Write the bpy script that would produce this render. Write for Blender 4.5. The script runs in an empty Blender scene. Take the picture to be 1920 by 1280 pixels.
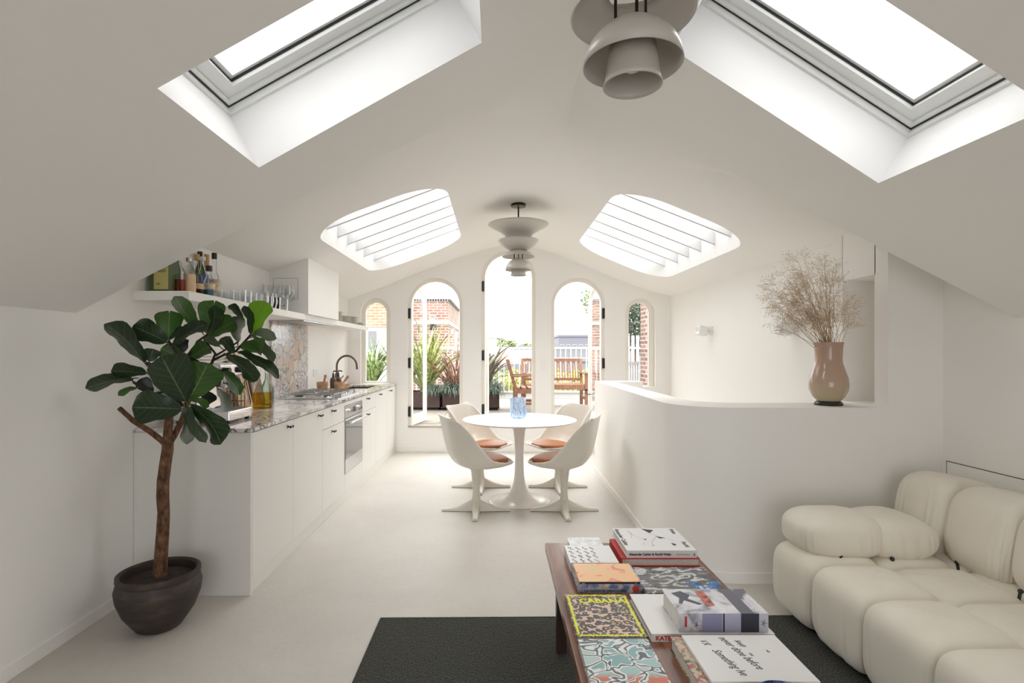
import bpy, math, random
from math import sin, cos, pi, radians, sqrt
from mathutils import Vector, Matrix
from mathutils.geometry import delaunay_2d_cdt
random.seed(7)
SC = bpy.context.scene
COL = SC.collection
# ------------------------------------------------------------------ camera
CZ = 1.317
cd = bpy.data.cameras.new('camera'); cam = bpy.data.objects.new('camera', cd); COL.objects.link(cam)
cam.location = (0, 0, CZ); cam.rotation_euler = (pi/2, 0, 0)
cd.sensor_width = 36.0; cd.sensor_fit = 'HORIZONTAL'; cd.lens = 36.0*1000/1920
cd.shift_x = 30/1920; cd.shift_y = 20/1920; cd.clip_start = 0.05; cd.clip_end = 500
SC.camera = cam
# ------------------------------------------------------------------ sky
W = bpy.data.worlds.new('overcast_sky'); SC.world = W; W.use_nodes = True
wn = W.node_tree.nodes; wl = W.node_tree.links; wn.clear()
wo = wn.new('ShaderNodeOutputWorld'); wb = wn.new('ShaderNodeBackground')
wtc = wn.new('ShaderNodeTexCoord'); wsep = wn.new('ShaderNodeSeparateXYZ'); wr = wn.new('ShaderNodeValToRGB')
wl.new(wtc.outputs['Generated'], wsep.inputs[0]); wl.new(wsep.outputs['Z'], wr.inputs[0])   # overcast sky: three times brighter overhead than at the horizon
wr.color_ramp.elements[0].position = 0.0; wr.color_ramp.elements[0].color = (0.335, 0.345, 0.355, 1)
wr.color_ramp.elements[1].position = 1.0; wr.color_ramp.elements[1].color = (1.0, 0.99, 0.975, 1)
wl.new(wr.outputs[0], wb.inputs[0]); wl.new(wb.outputs[0], wo.inputs[0])
SKY = 4.6
wb.inputs[1].default_value = SKY
SC.view_settings.view_transform = 'Standard'; SC.view_settings.look = 'None'
SC.view_settings.gamma = 1.0; SC.view_settings.use_curve_mapping = False
SC.view_settings.exposure = 0.95
cy = SC.cycles
cy.use_denoising = True; cy.max_bounces = 14; cy.diffuse_bounces = 12; cy.glossy_bounces = 4
cy.transparent_max_bounces = 24; cy.transmission_bounces = 8; cy.caustics_reflective = False; cy.caustics_refractive = False
cy.sample_clamp_indirect = 8
def portal(name, loc, rot, sx, sy):
    l = bpy.data.lights.new(name, 'AREA'); l.shape = 'RECTANGLE'; l.size = sx; l.size_y = sy
    l.cycles.is_portal = True
    o = bpy.data.objects.new(name, l); COL.objects.link(o); o.location = loc; o.rotation_euler = rot
    return o

def P(px, py, D):                     # a point at depth D seen at a photo pixel (used only to measure the room)
    return Vector(((px-930)*D/1000, D, CZ+(660-py)*D/1000))

# ------------------------------------------------------------------ materials
def newmat(name):
    m = bpy.data.materials.new(name); m.use_nodes = True
    n = m.node_tree.nodes; b = n['Principled BSDF']
    return m, n, m.node_tree.links, b
def mat(name, col, rough=0.5, metal=0.0, noise=0.0, scale=8.0, bump=0.0, bscale=60.0, spec=0.5, coat=0.0):
    m, n, l, b = newmat(name)
    b.inputs['Base Color'].default_value = (*col, 1); b.inputs['Roughness'].default_value = rough
    b.inputs['Metallic'].default_value = metal; b.inputs['Specular IOR Level'].default_value = spec
    b.inputs['Coat Weight'].default_value = coat
    if noise or bump:
        tc = n.new('ShaderNodeTexCoord')
    if noise:
        t = n.new('ShaderNodeTexNoise'); t.inputs['Scale'].default_value = scale; t.inputs['Detail'].default_value = 5
        l.new(tc.outputs['Object'], t.inputs['Vector'])
        r = n.new('ShaderNodeValToRGB'); r.color_ramp.elements[0].position = .3; r.color_ramp.elements[1].position = .7
        r.color_ramp.elements[0].color = (*[c*(1-noise) for c in col], 1)
        r.color_ramp.elements[1].color = (*[min(1, c*(1+noise)) for c in col], 1)
        l.new(t.outputs['Fac'], r.inputs[0]); l.new(r.outputs[0], b.inputs['Base Color'])
    if bump:
        t2 = n.new('ShaderNodeTexNoise'); t2.inputs['Scale'].default_value = bscale; t2.inputs['Detail'].default_value = 4
        l.new(tc.outputs['Object'], t2.inputs['Vector'])
        bp = n.new('ShaderNodeBump'); bp.inputs['Strength'].default_value = bump; bp.inputs['Distance'].default_value = .01
        l.new(t2.outputs['Fac'], bp.inputs['Height']); l.new(bp.outputs[0], b.inputs['Normal'])
    return m
def glassmat(name, tint=(1, 1, 1), gloss=1.0, rough=0.02, ior=1.45, dens=1.0):
    m = bpy.data.materials.new(name); m.use_nodes = True; n = m.node_tree.nodes; l = m.node_tree.links; n.clear()
    o = n.new('ShaderNodeOutputMaterial'); mx = n.new('ShaderNodeMixShader'); t = n.new('ShaderNodeBsdfTransparent')
    g = n.new('ShaderNodeBsdfGlossy'); f = n.new('ShaderNodeFresnel'); mu = n.new('ShaderNodeMath'); mu.operation = 'MULTIPLY'
    t.inputs[0].default_value = (*tint, 1); g.inputs['Roughness'].default_value = rough; f.inputs[0].default_value = ior
    mu.inputs[1].default_value = gloss; l.new(f.outputs[0], mu.inputs[0]); l.new(mu.outputs[0], mx.inputs[0])
    l.new(t.outputs[0], mx.inputs[1]); l.new(g.outputs[0], mx.inputs[2]); l.new(mx.outputs[0], o.inputs[0])
    return m
def ramp(n, pts):
    r = n.new('ShaderNodeValToRGB'); e = r.color_ramp.elements
    while len(e) < len(pts): e.new(0.5)
    for i, (p, c) in enumerate(pts): e[i].position = p; e[i].color = (*c, 1)
    return r

M = {}
M['wall'] = mat('white_plaster', (.875, .862, .838), .75, noise=.012, scale=1.3, bump=.10, bscale=14, spec=.25)
M['ceil'] = mat('white_ceiling_paint', (.875, .862, .838), .7, noise=.01, scale=1.0, bump=.06, bscale=10, spec=.25)
M['shaft'] = mat('white_reveal_paint', (.84, .84, .84), .6, spec=.3)
M['white'] = mat('white_lacquer', (.80, .80, .79), .35)
M['cab'] = mat('white_cabinet_paint', (.74, .73, .70), .42)
M['cream'] = mat('cream_joinery_paint', (.80, .765, .70), .45)
M['frame'] = mat('white_window_frame', (.82, .83, .82), .35)
M['gasket'] = mat('black_gasket', (.02, .02, .02), .5)
M['black'] = mat('black_metal', (.025, .024, .022), .35, metal=.3)
M['pane'] = glassmat('window_glass', gloss=.55)
M['clear'] = glassmat('clear_drinking_glass', tint=(.975, .98, .98), gloss=.5)
M['shell'] = mat('white_moulded_shell', (.73, .70, .63), .28)
M['tablewhite'] = mat('white_tulip_lacquer', (.82, .81, .79), .22)
M['leather'] = mat('tan_leather', (.43, .135, .032), .42, noise=.12, scale=12, bump=.25, bscale=180)
M['lamp'] = mat('grey_beige_shade', (.53, .495, .45), .33)
M['rod'] = mat('dark_bronze', (.035, .026, .018), .35, metal=.6)
M['steel'] = mat('brushed_steel', (.55, .55, .55), .28, metal=1.0)
M['chrome'] = mat('polished_steel', (.75, .75, .75), .10, metal=1.0)
M['darkglass'] = mat('oven_glass', (.14, .14, .145), .08, coat=.5)
M['bronze'] = mat('aged_bronze', (.16, .12, .085), .32, metal=.8)
M['soil'] = mat('potting_soil', (.035, .022, .015), .95, noise=.5, scale=60, bump=1, bscale=90)
M['paper'] = mat('book_pages', (.72, .70, .65), .8, noise=.06, scale=90)
M['ink'] = mat('black_print', (.02, .02, .02), .6)
M['redink'] = mat('red_print', (.55, .05, .04), .5)
M['blueink'] = mat('blue_print', (.03, .22, .62), .5)
M['yellowink'] = mat('yellow_print', (.80, .86, .03), .5)
M['greyink'] = mat('grey_print', (.30, .30, .30), .6)
M['corten'] = mat('dark_brown_planter_steel', (.045, .022, .018), .6, noise=.25, scale=5)
M['stone'] = mat('pale_terrace_stone', (.22, .20, .165), .8, noise=.15, scale=6, bump=.2, bscale=20)
M['outwhite'] = mat('white_exterior_paint', (.46, .46, .46), .7)
M['rafter'] = mat('white_rafter_paint', (.58, .58, .58), .6)
M['cork'] = mat('cork', (.50, .32, .16), .8, noise=.2, scale=60)
M['stair'] = mat('pale_stair_finish', (.62, .58, .52), .6)

def floor_mat():
    m, n, l, b = newmat('pale_microcement')
    tc = n.new('ShaderNodeTexCoord')
    t = n.new('ShaderNodeTexNoise'); t.inputs['Scale'].default_value = 1.6; t.inputs['Detail'].default_value = 8; t.inputs['Roughness'].default_value = .65
    t.inputs['Distortion'].default_value = .4
    l.new(tc.outputs['Object'], t.inputs[0])
    r = ramp(n, [(.25, (.535, .500, .455)), (.5, (.585, .553, .508)), (.75, (.63, .602, .562))])
    l.new(t.outputs['Fac'], r.inputs[0])
    t3 = n.new('ShaderNodeTexNoise'); t3.inputs['Scale'].default_value = 35; t3.inputs['Detail'].default_value = 3
    l.new(tc.outputs['Object'], t3.inputs[0])
    mx = n.new('ShaderNodeMixRGB'); mx.blend_type = 'MULTIPLY'; mx.inputs[0].default_value = .10
    l.new(r.outputs[0], mx.inputs[1]); l.new(t3.outputs['Fac'], mx.inputs[2]); l.new(mx.outputs[0], b.inputs['Base Color'])
    rr = n.new('ShaderNodeMapRange'); rr.inputs['To Min'].default_value = .42; rr.inputs['To Max'].default_value = .6
    l.new(t.outputs['Fac'], rr.inputs['Value']); l.new(rr.outputs[0], b.inputs['Roughness'])
    bp = n.new('ShaderNodeBump'); bp.inputs['Strength'].default_value = .08; bp.inputs['Distance'].default_value = .01
    l.new(t3.outputs['Fac'], bp.inputs['Height']); l.new(bp.outputs[0], b.inputs['Normal'])
    return m
M['floor'] = floor_mat()

def marble(name, sc, streak, dark=.5):
    m, n, l, b = newmat(name)
    tc = n.new('ShaderNodeTexCoord'); mp = n.new('ShaderNodeMapping'); mp.inputs['Scale'].default_value = streak
    l.new(tc.outputs['Object'], mp.inputs[0])
    wz = n.new('ShaderNodeTexNoise'); wz.inputs['Scale'].default_value = 3.0; wz.inputs['Detail'].default_value = 4
    l.new(mp.outputs[0], wz.inputs[0])
    add = n.new('ShaderNodeMixRGB'); add.blend_type = 'ADD'; add.inputs[0].default_value = .22
    l.new(mp.outputs[0], add.inputs[1]); l.new(wz.outputs['Color'], add.inputs[2])
    v = n.new('ShaderNodeTexVoronoi'); v.feature = 'DISTANCE_TO_EDGE'; v.inputs['Scale'].default_value = sc
    v2 = n.new('ShaderNodeTexVoronoi'); v2.inputs['Scale'].default_value = sc
    v3 = n.new('ShaderNodeTexVoronoi'); v3.feature = 'DISTANCE_TO_EDGE'; v3.inputs['Scale'].default_value = sc*2.4
    for q in (v, v2, v3): l.new(add.outputs[0], q.inputs['Vector'])
    rc = ramp(n, [(0, (.66, .47, .36)), (.3, (.74, .62, .52)), (.5, (.62, .60, .58)), (.75, (.80, .74, .68)), (1, (.58, .50, .40))])
    sx = n.new('ShaderNodeSeparateColor'); l.new(v2.outputs['Color'], sx.inputs[0]); l.new(sx.outputs[0], rc.inputs[0])
    n2 = n.new('ShaderNodeTexNoise'); n2.inputs['Scale'].default_value = sc*1.2; n2.inputs['Detail'].default_value = 8
    l.new(mp.outputs[0], n2.inputs[0])
    rg = ramp(n, [(.3, (.22, .20, .22)), (.55, (.46, .44, .45)), (.75, (.70, .68, .67))]); l.new(n2.outputs['Fac'], rg.inputs[0])
    e1 = ramp(n, [(0, (0, 0, 0)), (.035, (0, 0, 0)), (.085, (1, 1, 1))]); l.new(v.outputs['Distance'], e1.inputs[0])
    mx = n.new('ShaderNodeMixRGB'); l.new(e1.outputs[0], mx.inputs[0]); l.new(rg.outputs[0], mx.inputs[1]); l.new(rc.outputs[0], mx.inputs[2])
    n3 = n.new('ShaderNodeTexNoise'); n3.inputs['Scale'].default_value = sc*.42; n3.inputs['Detail'].default_value = 3; l.new(mp.outputs[0], n3.inputs[0])
    r3 = ramp(n, [(dark-.04, (0, 0, 0)), (dark+.06, (1, 1, 1))]); l.new(n3.outputs['Fac'], r3.inputs[0])
    e3 = ramp(n, [(0, (.13, .12, .13)), (.03, (.24, .22, .24)), (.10, (.72, .70, .70))]); l.new(v3.outputs['Distance'], e3.inputs[0])
    mx2 = n.new('ShaderNodeMixRGB'); l.new(r3.outputs[0], mx2.inputs[0]); l.new(mx.outputs[0], mx2.inputs[1]); l.new(e3.outputs[0], mx2.inputs[2])
    l.new(mx2.outputs[0], b.inputs['Base Color']); b.inputs['Roughness'].default_value = .12
    return m
M['marble_wall'] = marble('breccia_marble_splashback', 9, (1, 1, 1), .52)
M['marble_top'] = marble('breccia_marble_worktop', 5.5, (1.0, .75, 1), .48)

def brickmat(name, c1, c2, mortar, scale, bw=.225, bh=.075):
    m, n, l, b = newmat(name)
    tc = n.new('ShaderNodeTexCoord'); sp = n.new('ShaderNodeSeparateXYZ'); l.new(tc.outputs['Object'], sp.inputs[0])
    ad = n.new('ShaderNodeMath'); l.new(sp.outputs[0], ad.inputs[0]); l.new(sp.outputs[1], ad.inputs[1])
    cb = n.new('ShaderNodeCombineXYZ'); l.new(ad.outputs[0], cb.inputs[0]); l.new(sp.outputs[2], cb.inputs[1])
    t = n.new('ShaderNodeTexBrick'); t.inputs['Scale'].default_value = scale
    t.inputs['Brick Width'].default_value = bw; t.inputs['Row Height'].default_value = bh; t.inputs['Mortar Size'].default_value = .012
    t.inputs['Color1'].default_value = (*c1, 1); t.inputs['Color2'].default_value = (*c2, 1); t.inputs['Mortar'].default_value = (*mortar, 1)
    l.new(cb.outputs[0], t.inputs['Vector'])
    nz = n.new('ShaderNodeTexNoise'); nz.inputs['Scale'].default_value = 3; l.new(tc.outputs['Object'], nz.inputs[0])
    mx = n.new('ShaderNodeMixRGB'); mx.blend_type = 'OVERLAY'; mx.inputs[0].default_value = .5
    l.new(t.outputs[0], mx.inputs[1]); l.new(nz.outputs['Fac'], mx.inputs[2])
    l.new(mx.outputs[0], b.inputs['Base Color']); b.inputs['Roughness'].default_value = .9
    bp = n.new('ShaderNodeBump'); bp.inputs['Strength'].default_value = .6; bp.inputs['Distance'].default_value = .01; bp.invert = True
    l.new(t.outputs['Fac'], bp.inputs['Height']); l.new(bp.outputs[0], b.inputs['Normal'])
    return m
M['brick'] = brickmat('weathered_red_brick', (.19, .085, .06), (.29, .16, .115), (.36, .33, .29), 1)
M['brick2'] = brickmat('pale_orange_brick', (.34, .165, .09), (.40, .22, .13), (.40, .33, .26), 1)
M['brick3'] = brickmat('old_brown_brick', (.13, .06, .045), (.20, .11, .085), (.28, .25, .22), 1)

def woodmat(name, c1, c2, scale=(30, 2, 30), rough=.45):
    m, n, l, b = newmat(name)
    tc = n.new('ShaderNodeTexCoord'); mp = n.new('ShaderNodeMapping'); mp.inputs['Scale'].default_value = scale
    l.new(tc.outputs['Object'], mp.inputs[0])
    t = n.new('ShaderNodeTexNoise'); t.inputs['Scale'].default_value = 1.6; t.inputs['Detail'].default_value = 7; t.inputs['Distortion'].default_value = .7
    l.new(mp.outputs[0], t.inputs[0])
    r = ramp(n, [(.3, c1), (.7, c2)]); l.new(t.outputs['Fac'], r.inputs[0]); l.new(r.outputs[0], b.inputs['Base Color'])
    b.inputs['Roughness'].default_value = rough
    return m
M['rosewood'] = woodmat('reddish_brown_rosewood', (.10, .035, .022), (.30, .13, .07), (22, 1.6, 22), .25)
M['darkwood'] = woodmat('dark_leg_wood', (.022, .012, .010), (.05, .025, .02), (30, 30, 2), .35)
M['teak'] = woodmat('weathered_teak', (.125, .048, .024), (.24, .12, .065), (20, 20, 20), .6)
M['board'] = woodmat('pale_ash_board', (.50, .33, .17), (.66, .47, .27), (8, 40, 2), .5)
M['olive'] = woodmat('olive_wood', (.34, .18, .08), (.58, .36, .19), (14, 14, 14), .45)
M['walnut'] = woodmat('walnut_board', (.16, .08, .045), (.26, .14, .08), (8, 40, 2), .5)

# ------------------------------------------------------------------ mesh building
def meta(o, label=None, cat=None, group=None, kind=None):
    if label: o['label'] = label
    if cat: o['category'] = cat
    if group: o['group'] = group
    if kind: o['kind'] = kind
    return o
def thing(name, label, cat, loc=(0, 0, 0), rot=0.0, group=None, kind=None):
    o = bpy.data.objects.new(name, None); COL.objects.link(o); o.empty_display_size = .05
    o.location = loc; o.rotation_euler = (0, 0, rot)
    return meta(o, label, cat, group, kind)
def struct_empty(name, loc=(0, 0, 0)):
    o = bpy.data.objects.new(name, None); COL.objects.link(o); o.location = loc; o['kind'] = 'structure'; return o

def root_loc(o):
    while o.parent: o = o.parent
    return Vector(o.location)
class MB:
    def __init__(s): s.v = []; s.f = []; s.uv = None
    def add(s, vs, fs):
        k = len(s.v); s.v += [tuple(v) for v in vs]; s.f += [tuple(i+k for i in f) for f in fs]; return s
    def box(s, x0, x1, y0, y1, z0, z1):
        return s.add([(x0,y0,z0),(x1,y0,z0),(x1,y1,z0),(x0,y1,z0),(x0,y0,z1),(x1,y0,z1),(x1,y1,z1),(x0,y1,z1)],
            [(0,3,2,1),(4,5,6,7),(0,1,5,4),(1,2,6,5),(2,3,7,6),(3,0,4,7)])
    def hexa(s, p):   # eight corners, bottom four then top four
        return s.add(p, [(0,3,2,1),(4,5,6,7),(0,1,5,4),(1,2,6,5),(2,3,7,6),(3,0,4,7)])
    def bar(s, a, b, w, h=None, up=(0, 0, 1)):
        a = Vector(a); b = Vector(b); d = (b-a).normalized(); h = h or w; u = Vector(up)
        if abs(d.dot(u)) > .98: u = Vector((0, 1, 0))
        r = d.cross(u).normalized()*w/2; t = r.cross(d).normalized()*h/2
        return s.hexa([a-r-t, a+r-t, b+r-t, b-r-t, a-r+t, a+r+t, b+r+t, b-r+t])
    def tube(s, pts, r, n=8, caps=True):
        pts = [Vector(p) for p in pts]; m = len(pts); rs = r if isinstance(r, (list, tuple)) else [r]*m
        k = len(s.v); prev = None
        for i, p in enumerate(pts):
            d = (pts[min(i+1, m-1)]-pts[max(i-1, 0)]).normalized()
            if prev is None:
                a = Vector((1, 0, 0)) if abs(d.x) < .9 else Vector((0, 1, 0)); u = d.cross(a).normalized()
            else: u = (prev-d*prev.dot(d)).normalized()
            prev = u; w = d.cross(u)
            for j in range(n):
                a = 2*pi*j/n; s.v.append(tuple(p+(u*cos(a)+w*sin(a))*rs[i]))
        for i in range(m-1):
            for j in range(n):
                s.f.append((k+i*n+j, k+i*n+(j+1) % n, k+(i+1)*n+(j+1) % n, k+(i+1)*n+j))
        if caps: s.f.append(tuple(k+j for j in reversed(range(n)))); s.f.append(tuple(k+(m-1)*n+j for j in range(n)))
        return s
    def lathe(s, prof, n=32, c=(0, 0, 0), close=False, mod=None):
        k = len(s.v); m = len(prof)
        for (r, z) in prof:
            for j in range(n):
                a = 2*pi*j/n; q = r*(mod(a, z) if mod else 1)
                s.v.append((c[0]+q*cos(a), c[1]+q*sin(a), c[2]+z))
        R = m if close else m-1
        for i in range(R):
            i2 = (i+1) % m
            for j in range(n): s.f.append((k+i*n+j, k+i*n+(j+1) % n, k+i2*n+(j+1) % n, k+i2*n+j))
        if not close:
            if prof[0][0] > 1e-5: s.f.append(tuple(k+j for j in reversed(range(n))))
            if prof[-1][0] > 1e-5: s.f.append(tuple(k+(m-1)*n+j for j in range(n)))
        return s
    def sell(s, c, r, e=(.6, .6), n=20, m=14, fn=None):   # rounded puff
        def f(w, p): return math.copysign(abs(w)**p, w)
        k = len(s.v)
        for i in range(m+1):
            a = -pi/2+pi*i/m
            for j in range(n):
                b = 2*pi*j/n
                v = Vector((r[0]*f(cos(a), e[0])*f(cos(b), e[1]), r[1]*f(cos(a), e[0])*f(sin(b), e[1]), r[2]*f(sin(a), e[0])))
                if fn: v = fn(v, a, b)
                s.v.append((c[0]+v.x, c[1]+v.y, c[2]+v.z))
        for i in range(m):
            for j in range(n): s.f.append((k+i*n+j, k+i*n+(j+1) % n, k+(i+1)*n+(j+1) % n, k+(i+1)*n+j))
        return s
    def sphere(s, c, r, n=12, m=8):
        return s.sell(c, (r, r, r) if not isinstance(r, tuple) else r, (1, 1), n, m)
    def build(s, name, m, parent=None, label=None, cat=None, group=None, kind=None, smooth=40, bevel=0, world=False, loc=None, solid=0, weld=False, seg=2):
        me = bpy.data.meshes.new(name); off = Vector((0, 0, 0))
        if world and parent is not None: off = root_loc(parent)
        if loc is not None and parent is None: off = Vector(loc)
        me.from_pydata([tuple(Vector(v)-off) for v in s.v], [], s.f)
        if s.uv:
            ul = me.uv_layers.new(name='UVMap')
            for lp in me.loops: ul.data[lp.index].uv = s.uv[lp.vertex_index]
        if weld:
            import bmesh
            bm = bmesh.new(); bm.from_mesh(me); bmesh.ops.remove_doubles(bm, verts=bm.verts, dist=1e-5)
            bmesh.ops.recalc_face_normals(bm, faces=bm.faces); bm.to_mesh(me); bm.free()
        if smooth:
            me.shade_smooth()
            if smooth < 180: me.set_sharp_from_angle(angle=radians(smooth))
        if m is not None: me.materials.append(m)
        o = bpy.data.objects.new(name, me); COL.objects.link(o)
        if parent is not None: o.parent = parent
        elif loc is not None: o.location = loc
        if bevel:
            b = o.modifiers.new('bevel', 'BEVEL'); b.width = bevel; b.segments = seg; b.limit_method = 'ANGLE'; b.angle_limit = radians(40); b.harden_normals = False
        if solid:
            q = o.modifiers.new('thickness', 'SOLIDIFY'); q.thickness = solid; q.offset = 0
        return meta(o, label, cat, group, kind)
def BX(*a): return MB().box(*a)

def copy_tree(o, parent=None, first=True):
    c = o.copy(); COL.objects.link(c); c.parent = parent
    for ch in o.children: copy_tree(ch, c, False)
    return c
def put(o, loc, rot=None, label=None, group=None):
    o.location = loc
    if rot is not None: o.rotation_euler = (0, 0, rot)
    if label: o['label'] = label
    if group: o['group'] = group
    return o

def inpoly(p, poly):
    x, y = p; c = False; n = len(poly)
    for i in range(n):
        x1, y1 = poly[i]; x2, y2 = poly[(i+1) % n]
        if (y1 > y) != (y2 > y) and x < (x2-x1)*(y-y1)/(y2-y1)+x1: c = not c
    return c
def plate(outer, holes, A, B=None, extra=()):
    """a sheet with holes: A maps (u,v) to the front surface, B to the back; rims join the two"""
    pts = [Vector(p) for p in outer]; edges = [(i, (i+1) % len(outer)) for i in range(len(outer))]
    for h in holes:
        k = len(pts); pts += [Vector(p) for p in h]; edges += [(k+i, k+(i+1) % len(h)) for i in range(len(h))]
    def far(p):
        for h in holes:
            for q in h:
                if (p[0]-q[0])**2+(p[1]-q[1])**2 < .03**2: return False
        return True
    for p in extra:
        if inpoly(p, outer) and not any(inpoly(p, h) for h in holes) and far(p): pts.append(Vector(p))
    vs, es, fs, _, _, _ = delaunay_2d_cdt(pts, edges, [], 0, 1e-6)
    mb = MB(); keep = []
    for f in fs:
        c = (sum(vs[i].x for i in f)/len(f), sum(vs[i].y for i in f)/len(f))
        if inpoly(c, outer) and not any(inpoly(c, h) for h in holes): keep.append(f)
    mb.v = [tuple(A(v.x, v.y)) for v in vs]; mb.f = [tuple(f) for f in keep]
    if B:
        k = len(mb.v); mb.v += [tuple(B(v.x, v.y)) for v in vs]; mb.f += [tuple(k+i for i in reversed(f)) for f in keep]
        cnt = {}
        for f in keep:
            for i in range(len(f)):
                a, b = f[i], f[(i+1) % len(f)]
                if (b, a) in cnt: del cnt[(b, a)]
                else: cnt[(a, b)] = 1
        for (a, b) in cnt: mb.f.append((b, a, a+k, b+k))
    return mb
def arch(x0, x1, zb, zt, n=20):
    r = (x1-x0)/2; c = (x0+x1)/2; sz = zt-r
    L = [(x0, zb), (x1, zb)]
    for i in range(n+1):
        a = pi*i/n; L.append((c+r*cos(a), sz+r*sin(a)))
    return L
def rrect(x0, x1, y0, y1, r, n=8):
    L = []
    for (cx, cyy, a0) in ((x1-r, y1-r, 0), (x0+r, y1-r, pi/2), (x0+r, y0+r, pi), (x1-r, y0+r, 3*pi/2)):
        for i in range(n+1):
            a = a0+pi/2*i/n; L.append((cx+r*cos(a), cyy+r*sin(a)))
    return L
def text(s, size, m, parent, name='lettering', loc=(0, 0, 0), rot=(0, 0, 0), ext=0.0004, align='LEFT', sx=1.0, bold=0.0, shear=0.0):
    c = bpy.data.curves.new('t', 'FONT'); c.body = s; c.size = size; c.extrude = ext; c.align_x = align; c.offset = bold; c.shear = shear
    c.resolution_u = 3
    t = bpy.data.objects.new('t', c); COL.objects.link(t)
    me = bpy.data.meshes.new_from_object(t); bpy.data.objects.remove(t)
    me.transform(Matrix.Diagonal((sx, 1, 1, 1)))
    me.transform(Matrix.Translation(loc) @ (Matrix.Rotation(rot[2], 4, 'Z') @ Matrix.Rotation(rot[1], 4, 'Y') @ Matrix.Rotation(rot[0], 4, 'X')))
    me.materials.clear(); me.materials.append(m); me.name = name
    o = bpy.data.objects.new(name, me); COL.objects.link(o); o.parent = parent
    return o
# ================================================================== ROOM SHELL
XL, XR, YE = -1.96, 2.30, 7.05          # kitchen wall, stair wall, end wall
XRN = 2.55                               # near right wall
YB = -2.6                                # wall behind the camera
def nearL(x): return 2.598+.56*x
def nearR(x): return 3.1425-.65*x
def near(x): return min(nearL(x), nearR(x))
VP_ = [(-2.2, 1.93), (-1.96, 2.01), (-1.6, 2.135), (-1.156, 2.315), (-.627, 2.51), (-.296, 2.63), (0, 2.715), (.27, 2.745), (.53, 2.70), (.86, 2.585), (1.35, 2.385), (1.685, 2.245), (2.0, 2.13), (2.3, 2.055), (2.7, 1.97)]
def vault(x):
    def g(x):
        for i in range(len(VP_)-1):
            if x <= VP_[i+1][0] or i == len(VP_)-2:
                a, b = VP_[i], VP_[i+1]; t = (x-a[0])/(b[0]-a[0]); return a[1]+(b[1]-a[1])*t
    return sum(g(x+d) for d in (-.16, -.08, 0, .08, .16))/5
def edgeD(x):
    E = [(-2.0, 2.485), (-.27, 2.66), (.15, 2.80), (.45, 3.02), (.7, 3.06), (2.015, 2.742), (2.6, 2.60)]
    for i in range(len(E)-1):
        if x <= E[i+1][0] or i == len(E)-2:
            a, b = E[i], E[i+1]; return a[1]+(b[1]-a[1])*(x-a[0])/(b[0]-a[0])
def rampw(x):
    def ss(a, b, x): t = max(0, min(1, (x-a)/(b-a))); return t*t*(3-2*t)
    return .04+.42*ss(-.9, .2, x)*(1-ss(1.0, 1.7, x))
def zceil(x, y):
    e = edgeD(x)
    if y <= e: return near(x)
    t = min(1, (y-e)/rampw(x)); t = t*t*(3-2*t)
    return near(x)*(1-t)+vault(x)*t

# skylight openings
SKL = (-.957, -.058, 1.507, 2.153); SKR = (.767, 1.672, 1.61, 2.332)
VKL = (-1.40, -.385, 3.95, 6.17); VKR = (.925, 1.94, 3.95, 6.22)
def rectloop(a): return [(a[0], a[2]), (a[1], a[2]), (a[1], a[3]), (a[0], a[3])]
xs = [XL+(2.6-XL)*i/40 for i in range(41)]
# near ceiling, one sheet per slope
RIDGE = .45
def near_sheet(name, xa, xb, holes):
    xs_ = [x for x in XG if xa-1e-6 <= x <= xb+1e-6]
    outer = [(xa, YB), (xb, YB)]+[(x, edgeD(x)) for x in reversed(xs_)]
    mb = plate(outer, holes, lambda x, y: (x, y, near(x)))
    return mb.f, mb.v
ce = MB()
XG = [XL-.1+(RIDGE-XL+.1)*i/36 for i in range(36)]+[RIDGE+(XRN+.1-RIDGE)*i/32 for i in range(33)]
for (xa, xb, hs) in ((XL-.1, RIDGE, [rectloop(SKL)]), (RIDGE, XRN+.1, [rectloop(SKR)])):
    f, v = near_sheet('', xa, xb, hs); ce.add(v, f)
# transition strip and vault
xg = XG; N = len(xg)-1
rows = []
for k in range(9):
    rows.append([(x, edgeD(x)+rampw(x)*k/8, zceil(x, edgeD(x)+rampw(x)*k/8)) for x in xg])
v = [p for r in rows for p in r]; f = []
for k in range(8):
    for i in range(N): a = k*(N+1)+i; f.append((a, a+1, a+N+2, a+N+1))
ce.add(v, f)
outer = [(x, edgeD(x)+rampw(x)) for x in xg]+[(x, YE+.05) for x in reversed(xg)]
ex = [(x, y) for x in xg[1:-1] for y in [3.3+.35*j for j in range(11)] if y > edgeD(x)+rampw(x)+.1]
VHOLES = [rrect(*VKL, .36, 10), rrect(*VKR, .36, 10)]
vm = plate(outer, VHOLES, lambda x, y: (x, y, vault(x)), None, ex)
ce.add(vm.v, vm.f)
ce.build('ceiling', M['ceil'], kind='structure', weld=True, smooth=25)

def shaft(name, loop, zf, dirv, depth, m, flare=1.0, parent=None):
    n = len(loop); c = Vector((sum(p[0] for p in loop)/n, sum(p[1] for p in loop)/n))
    mb = MB(); a = []; b = []
    for (x, y) in loop:
        z = zf(x); a.append((x, y, z)); q = c+(Vector((x, y))-c)*flare
        b.append((q.x+dirv[0]*depth, q.y+dirv[1]*depth, zf(q.x)+dirv[2]*depth))
    mb.v = a+b; mb.f = [(i, (i+1) % n, n+(i+1) % n, n+i) for i in range(n)]
    return mb
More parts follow.
